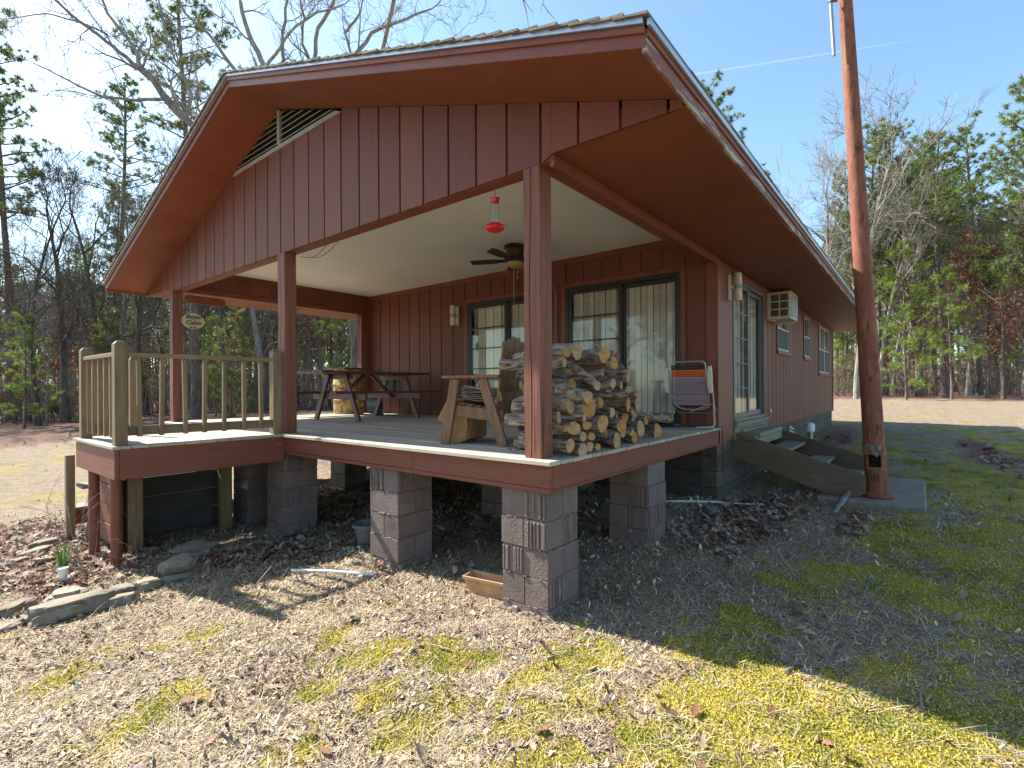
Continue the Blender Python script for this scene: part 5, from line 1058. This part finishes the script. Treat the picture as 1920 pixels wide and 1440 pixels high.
def place(proto, px, depth, sc=1., rz=None, label=None, cat='tree', group=None, xy=None, lean=0, dz=0, sz=None):
    o = proto if not proto.get('used') else copy_tree(proto); proto['used'] = 1
    x, y = xy or AT(px, depth); o.location = (x, y, float(gz(x, y)) + dz); o.rotation_euler = (lean, lean * .5, random.uniform(0, 6.28) if rz is None else rz); s_ = sc; o.scale = (s_, s_, sz or s_)
    for k in ('label', 'category', 'group', 'used'):
        if k in o and o is not proto: del o[k]
    return tag(o, label, cat, group)
BT = [bare_tree('bare_tree', 16, .17, 1), bare_tree('bare_tree', 15, .14, 2, 'trunkd', .28, 10, wig=.34), bare_tree('bare_tree', 18, .20, 3, 'trunkg', .45, 9), bare_tree('bare_tree', 13, .11, 4, 'trunkg', .3, 9, wig=.3), bare_tree('bare_tree', 14, .20, 5, 'trunkd', .22, 9, 3, wig=.42), bare_tree('bare_tree', 10, .07, 6, 'trunkg', .3, 8, 2)]
OK_ = [bare_tree('oak_tree', 9, .10, 11, 'trunkd', .25, 8, 3, leaves=.5, wig=.3), bare_tree('oak_tree', 12, .13, 12, 'trunkg', .4, 8, 3, leaves=.28)]
PN = [pine('pine_tree', 22, .21, 21, .5), pine('pine_tree', 20, .18, 22, .38, .17, 54), pine('pine_tree', 24, .23, 23, .62, .15, 38), pine('pine_tree', 17, .17, 24, .3, .26, 66, 22, 30, .26, .036, up=.35)]
YP = [pine('young_pine', 5.5, .05, 31, .12, .30, 30, 9, 26, .22, .018, 'pineb', 0, .12), pine('young_pine', 8, .07, 32, .25, .24, 32, 10, 24, .26, .02, 'pineb', 2, .15), pine('young_cedar', 4.5, .05, 33, .06, .26, 44, 12, 22, .16, .02, 'cedar', 0, .3)]
# --- the spreading bare oak whose limbs rise behind the left roof slope
def big_oak():
    random.seed(77); bx, by = AT(668, 19); t = E('bare_oak', (bx, by, G(bx, by)), label='large spreading bare oak whose crooked limbs arch over the left roof slope', cat='tree'); b = Vector((bx, by, G(bx, by)))
    def W(px, py, dep): q = CAM + RT * ((px - 960) / 955 * dep) + FW * dep + Vector((0, 0, (728 - py) / 955 * dep)); return q - b
    m = MB(); m.tube([Vector((0, 0, -.3)), Vector((0, 0, .6)), W(668, 640, 19), W(660, 560, 19), W(640, 480, 18.8)], [.30, .22, .19, .18, .175], 12, caps=False); O('trunk', m, M['trunkd'], t, smooth=True)
    m = MB(); dp = 18.5
    LM = [([(640, 480), (580, 400), (500, 330), (430, 275), (365, 232), (325, 195), (290, 145), (268, 126)], .17, .10, 0), ([(268, 126), (225, 92), (190, 62), (140, 25), (95, -20)], .08, .04, 0), ([(268, 126), (258, 90), (232, 55), (205, 20), (190, -20)], .07, .04, .3), ([(205, 60), (150, 35), (90, 20), (20, 30)], .04, .015, .2),
          ([(310, 182), (255, 184), (200, 178), (170, 165), (120, 140), (70, 115)], .06, .02, -.3), ([(350, 225), (362, 180), (352, 145), (330, 105), (315, 60), (300, -10)], .06, .03, .5), ([(640, 480), (610, 380), (565, 260), (515, 160), (493, 110), (470, 60), (455, 0)], .15, .07, .5), ([(500, 125), (530, 85), (560, 45), (600, 20), (640, 10)], .06, .03, .6),
          ([(520, 165), (535, 110), (533, 60), (545, -10)], .08, .045, .9), ([(600, 350), (480, 180), (430, 110), (395, 60), (350, 20), (330, -20)], .08, .03, -.6), ([(640, 480), (640, 330), (620, 200), (590, 120), (600, 50), (630, 0)], .12, .06, 1.2), ([(640, 480), (680, 350), (680, 220), (665, 110), (700, 60), (750, 40), (800, 20)], .12, .04, 1.4), ([(590, 120), (570, 80), (575, 30), (560, -20)], .06, .03, 1.2),
          ([(680, 230), (740, 140), (790, 100), (840, 80)], .05, .02, 1.5), ([(665, 110), (650, 60), (680, 20), (690, -20)], .05, .03, 1.5), ([(430, 275), (380, 290), (330, 300), (290, 330)], .05, .02, -.8), ([(500, 330), (440, 340), (360, 330), (300, 300), (240, 290)], .06, .02, -1.2)]
    for P, r0, r1, dd in LM:
        Q = []; n = len(P)
        for i, (x, y) in enumerate(P): Q.append(W(x, y, dp + dd * i / (n - 1) + random.uniform(-.08, .08)))
        S_ = []
        for i in range(n - 1):
            for k in range(3): S_.append(Q[i].lerp(Q[i + 1], k / 3) + perp(Vector((0, 0, 1))) * (.04 * (k > 0)))
        S_.append(Q[-1]); R = [r0 + (r1 - r0) * i / (len(S_) - 1) for i in range(len(S_))]; m.tube(S_, R, 8, caps=False)
        for i in range(3, len(S_)):
            if random.random() < .62:
                dd_ = (S_[i] - S_[i - 1]).normalized(); nd = (dd_ * .7 + perp(dd_) + Vector((0, 0, .3))).normalized(); grow(m, S_[i], nd, random.uniform(.9, 1.9), R[i] * .45, 2, .007, .08, .34, (2, 5))
        grow(m, S_[-1], (S_[-1] - S_[-2]).normalized(), 1.5, r1 * .8, 3, .007, .08, .3, (2, 4))
    def A(*p): return Vector(p) - b                      # a long limb reaching over the ridge and hanging down in front
    m.tube([A(8.4, 14.5, 6), A(8.3, 13.5, 11.5), A(7.2, 10, 15), A(5.4, 6, 13.5), A(4.6, 4.1, 10.2), A(4.36, 3.62, 8.9)], [.12, .08, .06, .045, .02, .009], 6, caps=False)
    m.tube([A(4.6, 4.1, 10.2), A(4.75, 3.3, 9.2), A(4.62, 3.28, 8.35), A(4.66, 3.2, 8.2), A(4.74, 3.1, 8.06)], [.014, .011, .009, .007, .004], 5)
    m.tube([A(4.36, 3.62, 8.9), A(4.40, 3.55, 8.42), A(4.43, 3.50, 8.2), A(4.46, 3.47, 7.93)], [.009, .012, .008, .004], 5); m.tube([A(4.38, 3.57, 8.5), A(4.46, 3.48, 8.3), A(4.51, 3.40, 8.17)], [.008, .006, .003], 4); m.tube([A(4.40, 3.55, 8.45), A(4.30, 3.66, 8.42)], [.007, .003], 4); m.tube([A(4.62, 3.28, 8.35), A(4.58, 3.32, 8.16)], [.006, .003], 4)
    O('crown', m, M['trunkg'], t)
big_oak()
random.seed(500)
LW, RW = 'trees of the woods left of the cabin', 'trees of the woods right of the cabin'
for a in ((PN[0], 22, 31, 1.12, 'tall dark pine at the left edge of the photo with a bushy top', LW), (PN[2], 212, 38, 1.05, 'slender pine with a small tufted crown between the oak limbs and the left woods', LW), (BT[4], 122, 27, .95, 'dark mossy oak leaning and forking low beyond the railing, left of the landing post', LW), (BT[1], 72, 26, .9, 'dark twin trunk at the lawn edge left of the leaning oak', LW), (BT[5], 44, 25.5, .9, 'thin dark sapling at the lawn edge, leftmost of the near trunks', LW), (BT[5], 89, 26.5, .8, 'thin straight sapling just right of the dark twin trunk', LW),
          (BT[4], 182, 30, 1.0, 'crooked dark tree rising just left of the gable tip', LW), (BT[1], 275, 29, 1.0, 'crooked mossy tree between the landing post and the far left porch post', LW), (PN[2], 368, 24, .9, 'thick straight grey-barked pine trunk seen through the landing railing', LW), (BT[0], 425, 33, 1., 'dark straight trunk near the middle of the landing railing', LW), (BT[2], 495, 30, 1., 'dark straight trunk seen beside the inner railing post', LW), (BT[4], 600, 27, .8, 'leaning forked tree seen through the porch left of the picnic table', LW),
          (PN[1], 1385, 42, 1.33, 'bright-topped pine rising behind the right eave', RW), (BT[3], 1605, 33, 1.35, 'fine-twigged bare tree reaching highest behind the rusty pole', RW), (BT[0], 1550, 36, 1.05, 'bare tree just left of the rusty pole above the eave', RW), (PN[3], 1725, 38, 1.22, 'broad bushy pine right of the rusty pole', RW), (PN[3], 1925, 30, 1.2, 'large spreading green pine at the right edge of the photo', RW), (BT[2], 1648, 36, .8, 'pale straight trunk just right of the rusty pole', RW), (BT[0], 1730, 41, .8, 'pale slim trunk behind the bright young pine', RW), (PN[2], 1772, 33, .75, 'thick dark pine trunk at the lawn edge behind the bright frond branch', RW),
          (OK_[0], 1852, 32, 1.0, 'bare oak holding a mass of russet dead leaves', RW), (BT[1], 1882, 30, .72, 'leaning pale forked tree near the right edge of the photo', RW), (BT[5], 1820, 36, 1.2, 'slim white-barked sapling between the dark pine trunk and the leaning forked tree', RW)):
    place(*a[:4], label=a[4], group=a[5])
for a in ((YP[0], 45, 24.5, 1., 'bright low young pine at the left lawn edge'), (YP[2], 190, 23.5, 1.15, 'yellowish cedar behind the leaning oak'), (YP[2], 432, 21.5, 1.1, 'olive green cedar seen through the landing railing'), (YP[0], 405, 25, .9, 'bright young pine behind the cedar seen through the railing'), (YP[1], 635, 26, .8, 'green young pine seen through the porch behind the picnic table'), (YP[0], 1700, 29, 1.0, 'low young pine with dark green fronds near the ground right of the pole'), (YP[1], 1785, 30, 1.0, 'bright yellow-green young pine in the middle of the right woods'), (YP[1], 1700, 33, 1.3, 'tall green young pine behind the pale trunks right of the pole'), (YP[0], 1585, 40, .9, 'green young pine between the cabin corner and the rusty pole'), (YP[1], 1600, 44, 1.2, 'taller green pine sapling beyond the cabin corner'), (YP[1], 1880, 33, 1.1, 'green young pine low at the right edge of the woods')): place(*a[:4], label=a[4], cat='young tree', group='young evergreens at the edge of the woods')
def zone(px): return 'left of the gable tip' if px < 190 else 'between the gable tip and the far left post' if px < 320 else 'behind the landing railing' if px < 530 else 'seen through the porch' if px < 700 else 'behind the cabin' if px < 1560 else 'just right of the cabin corner' if px < 1680 else 'in the middle of the right woods' if px < 1800 else 'at the right edge'
def fill(n, lo, hi, d0, d1, seed, g):
    random.seed(seed)
    for i in range(n):
        px = lo + (hi - lo) * (i + random.random()) / n; d = random.uniform(d0, d1) if random.random() < .6 else random.uniform(d0, (d0 + d1) / 2); r = random.random()
        b_ = .74 if px < 720 else .42; pr_, kd = (random.choice(BT), 'bare grey tree') if r < b_ else (random.choice(PN), 'dark tall pine') if r < .965 else (random.choice(OK_), 'brown-leaved oak')
        if pr_ is BT[4] and d > 45: pr_ = BT[2]
        ln = 'deep in the woods' if d > (d0 + d1) / 2 else 'in the front woods'
        place(pr_, px, d, random.uniform(.55, .84) if px < 330 else random.uniform(.85, 1.2) if px > 1500 else random.uniform(.72, 1.05), label='%s %s, %s' % (kd, ln, zone(px)), group='%ss %s %s' % (kd, ln, zone(px)))
fill(76, -200, 720, 29, 58, 901, LW); fill(50, 1570, 2100, 38, 66, 902, RW); fill(9, 740, 1500, 48, 62, 903, LW)
random.seed(40)
for i in range(30):       # the wood edge the door panes mirror, in front of the cabin
    pr_ = PN[(1, 3, 0)[i % 3]] if i % 4 else BT[i % 3]; place(pr_, 0, 0, random.uniform(.5, .8), xy=(-28 - random.uniform(0, 12), -46 + 2.5 * i), label='tree on the far side of the yard mirrored in the glass doors', group='trees mirrored in the glass doors')
# --- the massed woods beyond, and brush along their edge (nobody could count these)
def woods_mass():
    g = np.random.default_rng(5); random.seed(6); m = MB(); C = []; D = []
    def spot(lo, hi, d0, d1): px = random.uniform(lo, hi); d = random.uniform(d0, d1); return AT(px, d)
    for (n, lo, hi, d0, d1) in ((300, -400, 760, 48, 85), (220, 1520, 2300, 55, 95), (50, 760, 1500, 60, 90)):
        for i in range(n):
            x, y = spot(lo, hi, d0, d1); z = float(gz(x, y)); H = random.uniform(11, 17) if lo < 0 else random.uniform(14, 22); r = random.uniform(.1, .2); l = random.uniform(-.5, .5)
            m.tube([(x, y, z - .3), (x + l * .5, y, z + H * .5), (x + l, y, z + H)], [r, r * .7, .03], 5, caps=False)
            for k in range(7):
                zz = z + H * random.uniform(.3, .95); a = random.uniform(0, 6.3); L_ = random.uniform(1, 2.8); m.tube([(x, y, zz), (x + L_ * .5 * math.cos(a), y + L_ * .5 * math.sin(a), zz + L_ * .3), (x + L_ * math.cos(a), y + L_ * math.sin(a), zz + L_ * .75)], [.05, .03, .012], 3, caps=False)
            if i % 5 < 3:
                for k in range(24): a = random.uniform(0, 6.3); q = random.random(); rr = random.uniform(.2, 1) * 2.6 * (1.1 - q * .7); C.append((x + rr * math.cos(a), y + rr * math.sin(a), z + H * (.35 + .65 * q))); D.append((0, 0, .6))
            else:
                for k in range(14): a = random.uniform(0, 6.3); C.append((x + 2.5 * math.cos(a), y + 2.5 * math.sin(a), z + random.uniform(.3, 6))); D.append((0, 0, .3))
    o = O('distant_woods', m, M['trunkg'], label='massed trunks and crowns of the far woods round the cabin', cat='woods', kind='stuff')
    V, F, pr = clumps(C, D, 26, .95, .10, 3); O('woods_foliage', npmesh('woods_foliage', V, F, pr), M['pine'], o)
woods_mass()
def brush():
    random.seed(8); m = MB(); C = []; R_ = []
    for (n, lo, hi, d0, d1) in ((850, -200, 720, 28, 60), (650, 1550, 2150, 38, 70), (120, 740, 1500, 46, 60)):
        for i in range(n):
            px = random.uniform(lo, hi); d = random.uniform(d0, d1) if i % 3 else random.uniform(d0, d0 + 5); x, y = AT(px, d); z = float(gz(x, y)); h = random.uniform(.8, 3.6)
            for k in range(random.randint(3, 6)):
                a = random.uniform(0, 6.3); q = random.uniform(.1, .7) * h; P = [(x, y, z - .05), (x + q * .4 * math.cos(a), y + q * .4 * math.sin(a), z + h * .5), (x + q * math.cos(a + .5), y + q * math.sin(a + .5), z + h * random.uniform(.7, 1.05))]
                m.tube(P, [.018, .012, .006], 3, caps=False)
                for w_ in range(2): b = Vector(P[1]).lerp(Vector(P[2]), random.random()); m.tube([b, b + Vector((random.uniform(-.5, .5), random.uniform(-.5, .5), random.uniform(0, .5)))], [.008, .004], 3, caps=False)
            if i % 7 == 0: C.append((x, y, z + h * .7))
            if i % 9 == 0: R_.append((x, y, z + random.uniform(1, 3.4)))
    o = O('underbrush', m, M['brush'], label='tangled grey underbrush and saplings along the edge of the woods', cat='brush', kind='stuff')
    V, F, pr = leafquads(R_, 45, .09, .55, 4); O('dry_leaves', npmesh('dry_leaves', V, F, pr), M['redleaf'], o)
    V, F, pr = clumps(C, [(0, 0, .4)] * len(C), 60, .6, .04, 9); O('brush_foliage', npmesh('brush_foliage', V, F, pr), M['cedar'], o)
brush()

# ================================================================== LITTER, STRAW, MOSS
def scatter(n, seed, pw=1.5, rmax=13, want=None):
    """points on the ground in front of the camera, denser where near"""
    g = np.random.default_rng(seed); r = 1.0 + (rmax - 1.0) * g.random(n) ** pw; a = g.uniform(-math.radians(56), math.radians(56), n); h = math.atan2(FW.y, FW.x)
    X = CAM.x + r * np.cos(h + a); Y = CAM.y + r * np.sin(h + a); m, l, d = masks(X, Y); k = want(m, l, d, g.random(n), X, Y)
    pad_ = (X > 4.2) & (X < 6.4) & (Y > -2) & (Y < -.9); k &= ~pad_
    return X[k], Y[k], r[k], m[k], l[k], g
def rotz(g, n): a = g.uniform(0, 2 * PI, n); return np.cos(a), np.sin(a)
LEAF = np.array([(0, -1, 0), (.28, -.55, .08), (.62, -.42, .22), (.3, -.1, .06), (.72, .2, .3), (.3, .38, .07), (.38, .75, .18), (0, 1.05, .02), (-.38, .72, .18), (-.3, .35, .07), (-.7, .15, .32), (-.3, -.12, .06), (-.6, -.45, .2), (-.26, -.55, .08)])
def leaves(name, X, Y, g, sz, lift, mats, label, mi):
    n = len(X); c, s_ = rotz(g, n); S_ = sz * g.uniform(.55, 1.2, n); T = LEAF[None].repeat(n, 0).copy(); T[:, :, 0] *= g.uniform(.6, 1.1, (n, 1)); curl = g.uniform(-.7, 1.7, (n, 1)); T[:, :, 2] = T[:, :, 2] * curl + T[:, :, 1] ** 2 * g.uniform(-.25, .45, (n, 1)); T *= S_[:, None, None]
    tx = g.normal(0, .38, (n, 1)); ty = g.normal(0, .38, (n, 1)); T[:, :, 2] += T[:, :, 0] * tx + T[:, :, 1] * ty
    V = np.empty_like(T); V[:, :, 0] = T[:, :, 0] * c[:, None] - T[:, :, 1] * s_[:, None] + X[:, None]; V[:, :, 1] = T[:, :, 0] * s_[:, None] + T[:, :, 1] * c[:, None] + Y[:, None]; V[:, :, 2] = T[:, :, 2] + (gzd(X, Y) + lift * g.uniform(.2, 1.6, n) + S_ * .25)[:, None]
    b = np.arange(n)[:, None] * 14; Q = [(0, 1, 13), (1, 2, 3), (1, 3, 11), (1, 11, 13), (11, 12, 13), (3, 4, 5), (3, 5, 9), (3, 9, 11), (9, 10, 11), (5, 6, 7), (5, 7, 9), (7, 8, 9)]
    F = np.concatenate([b + np.array(q)[None] for q in Q]); pr = np.tile(g.random(n), len(Q)); return npmesh(name, V.reshape(-1, 3), F, pr, np.tile(mi(g, n), len(Q)))
M['lf1'] = mat('fallen_leaf_russet', (.17, .075, .045), (.27, .14, .09), (60, 60, 60), .75, 0, rv=.35, trans=.15); M['lf2'] = mat('fallen_leaf_tan', (.32, .22, .14), (.44, .33, .23), (60, 60, 60), .75, 0, rv=.25, trans=.15); M['lf3'] = mat('fallen_leaf_grey', (.20, .15, .12), (.34, .28, .24), (60, 60, 60), .75, 0, rv=.3, trans=.1)
X, Y, r, m_, l_, g = scatter(80000, 1, 1.15, 12, lambda m, l, d, u, X, Y: (u < l * .95 + .005) & ~((X > .05) & (X < 3.6) & (Y > .2) & (Y < 3.4) & (u > .1)))
O('leaf_litter', leaves('leaf_litter', X, Y, g, .046, .012, 0, '', lambda g, n: g.choice([0, 0, 1, 1, 2], n)), [M['lf1'], M['lf2'], M['lf3']], label='drifts of russet fallen oak leaves round the deck', cat='leaves', kind='stuff')
X, Y, r, m_, l_, g = scatter(20000, 17, 1.0, 26, lambda m, l, d, u, X, Y: (u < l * .8 + .01) & (np.hypot(X + 2.8, Y + 1.9) > 8) & ~((X > 3.7) & (X < 14.2) & (Y > 0) & (Y < 7.3)))
O('far_leaf_litter', leaves('far_leaf_litter', X, Y, g, .055, .01, 0, '', lambda g, n: g.choice([0, 0, 1, 2], n)), [M['lf1'], M['lf2'], M['lf3']], label='fallen leaves scattered over the lawn beyond the cabin', cat='leaves', kind='stuff')
def chips(name, n0, seed, s0, s1, mats, label, cat, want, pw, rmax, asp=(.16, .6), tilt=.5, grow_=.10):
    X, Y, r, m_, l_, g = scatter(n0, seed, pw, rmax, want); n = len(X); c, s_ = rotz(g, n); L_ = (s0 + (s1 - s0) * g.random(n) ** 2.2) * (1 + grow_ * r); W = L_ * g.uniform(*asp, n); z = gzd(X, Y) + g.uniform(.001, .010, n)
    t1 = g.normal(0, tilt, n); t2 = g.normal(0, tilt, n); K = np.array([(-1, -.7), (.1, -1), (1, -.2), (.5, .9), (-.7, .8)]); V = np.empty((n, 5, 3))
    for k in range(5):
        j = g.uniform(.6, 1.15, n); u = K[k, 0] * L_ / 2 * j; v = K[k, 1] * W / 2 * j; V[:, k, 0] = X + u * c - v * s_; V[:, k, 1] = Y + u * s_ + v * c; V[:, k, 2] = z + u * t1 + v * t2 + np.abs(t1) * L_ * .35
    F = np.arange(n * 5).reshape(n, 5); q_ = fbm(X, Y, 1.9, 66) * .75 + fbm(X, Y, 7, 67) * .45 + g.normal(0, .16, n) + .14 * ((X > .3) & (Y < -.1)); mi = np.where(q_ > .66, 1, np.where(q_ > .60, 2, np.where(g.random(n) < .13, 1, np.where(g.random(n) < .15, 2, 0)))); return O(name, npmesh(name, V.reshape(-1, 3), F, g.random(n), mi), mats, label=label, cat=cat, kind='stuff')  # roof-shadow side: mix turned browner for moister ground and to deepen the shade
M['ch1'] = mat('pale_litter', (.47, .35, .225), (.76, .61, .43), (50, 50, 50), .85, 0, rv=.3); M['ch2'] = mat('brown_litter', (.15, .085, .055), (.30, .19, .13), (50, 50, 50), .85, 0, rv=.35); M['ch3'] = mat('grey_litter', (.25, .20, .165), (.40, .34, .285), (50, 50, 50), .85, 0, rv=.3)
chips('leaf_fragments', 260000, 2, .005, .034, [M['ch1'], M['ch2'], M['ch3']], 'broken pale leaf crumbs covering the yard', 'leaf crumbs', lambda m, l, d, u, X, Y: u < (1 - m * .93) * (1 - d * .75) * (1 - l * .5) * np.clip(fbm(X, Y, 2.6, 91) * 2.6 - .55, .12, 1) * np.where((X > .35) & (Y < -.1), .42, 1), 1.45, 9)  # pale crumbs thinned on the roof-shadow side, shade partly put into the litter
def blades(name, n0, seed, l0, l1, w_, mats, label, cat, want, pw, rmax, lay=1., kind='stuff', grow_=.16):
    X, Y, r, m_, l_, g = scatter(n0, seed, pw, rmax, want); n = len(X); c, s_ = rotz(g, n); L_ = g.uniform(l0, l1, n) * (1 + grow_ * .4 * r); W = w_ * (1 + grow_ * r) * g.uniform(.6, 1.3, n); z = gzd(X, Y)
    e = np.abs(g.normal(0, .35, n)) if lay else g.uniform(.7, 1.5, n); ce, se = np.cos(e), np.sin(e); bnd = g.normal(0, .35, n); V = np.empty((n, 5, 3))
    for k, (t_, wd) in enumerate(((0, 1), (0, -1), (.55, -.8), (.55, .8), (1, 0))):
        u = t_ * L_ * ce; sd = wd * W / 2 + bnd * t_ * t_ * L_ * .5; V[:, k, 0] = X + u * c - sd * s_; V[:, k, 1] = Y + u * s_ + sd * c; V[:, k, 2] = z + .004 + t_ * L_ * se * (1 - .25 * t_)
    F = np.concatenate([np.arange(n)[:, None] * 5 + np.array([(0, 1, 2)]), np.arange(n)[:, None] * 5 + np.array([(0, 2, 3)]), np.arange(n)[:, None] * 5 + np.array([(3, 2, 4)])]); pr = np.tile(g.random(n), 3); mi = np.tile(g.integers(0, len(mats), n), 3)
    return O(name, npmesh(name, V.reshape(-1, 3), F, pr, mi), mats, label=label, cat=cat, kind=kind)
M['straw'] = mat('dead_grass', (.42, .32, .16), (.68, .54, .32), (50, 50, 50), .8, 0, rv=.3, trans=.1); M['grn'] = mat('green_grass', (.09, .13, .035), (.17, .21, .06), (50, 50, 50), .7, 0, rv=.3, trans=.2); M['twg'] = mat('thin_twigs', (.10, .075, .055), (.24, .19, .15), (50, 50, 50), .85, 0, rv=.4)
blades('dead_grass', 290000, 3, .02, .09, .0019, [M['straw'], M['straw'], M['ch1'], M['twg']], 'matted dead grass stems over the yard', 'dead grass', lambda m, l, d, u, X, Y: u < (1 - m * .8) * (1 - d * .75) * (1 - l * .6) * np.clip(fbm(X, Y, 3.1, 55) * 2.4 - .4, .15, 1), 1.45, 9)
blades('fallen_twigs', 6000, 4, .06, .20, .004, [M['twg'], M['ch3']], 'fine fallen twigs strewn over the ground', 'twigs', lambda m, l, d, u, X, Y: u < .55, 1.4, 10)
blades('sparse_grass', 26000, 6, .02, .05, .0028, [M['grn']], 'sparse short green grass blades in the yard', 'grass', lambda m, l, d, u, X, Y: (fbm(X, Y, 3.3, 71) > .60) & (u < .8 * (1 - d) + .05), 1.4, 12, lay=0)
M['ms1'] = mat('golden_moss', (.36, .28, .04), (.72, .55, .11), (2.2, 2.2, 2.2), .9, 0, rv=.3, trans=.2, thr=(.4, .6)); M['ms2'] = mat('green_moss', (.13, .165, .022), (.46, .43, .055), (2.2, 2.2, 2.2), .9, 0, rv=.3, trans=.2, thr=(.4, .6))
blades('moss', 420000, 5, .005, .012, .0026, [M['ms1'], M['ms2'], M['ms1']], 'cushions of yellow-green moss on the ground', 'moss', lambda m, l, d, u, X, Y: u < m * 1.1 - .12, 1.6, 8, lay=0, grow_=.35)
# --- contrail
m = MB(); c0 = CAM + RT * ((1305 - 960) / 955 * 9000) + FW * 9000 + Vector((0, 0, (728 - 141) / 955 * 9000)); c1 = CAM + RT * ((1712 - 960) / 955 * 9600) + FW * 9600 + Vector((0, 0, (728 - 80) / 955 * 9600))
m.tube([c0, c0.lerp(c1, .5), c1], [16, 12, 4], 8)
mt = bpy.data.materials.new('contrail_vapour'); mt.use_nodes = True; t_ = mt.node_tree; t_.nodes.clear(); o_ = N(t_, 'ShaderNodeOutputMaterial'); a_ = N(t_, 'ShaderNodeBsdfTransparent'); b_ = N(t_, 'ShaderNodeBsdfTranslucent'); b_.inputs[0].default_value = (1, 1, 1, 1); x_ = N(t_, 'ShaderNodeMixShader'); x_.inputs[0].default_value = .025; L(t_, a_.outputs[0], x_.inputs[1]); L(t_, b_.outputs[0], x_.inputs[2]); L(t_, x_.outputs[0], o_.inputs[0])
O('contrail', m, mt, label='faint white contrail high in the blue sky behind the pole', cat='contrail')
for o in bpy.data.objects:
    if 'used' in o: del o['used']
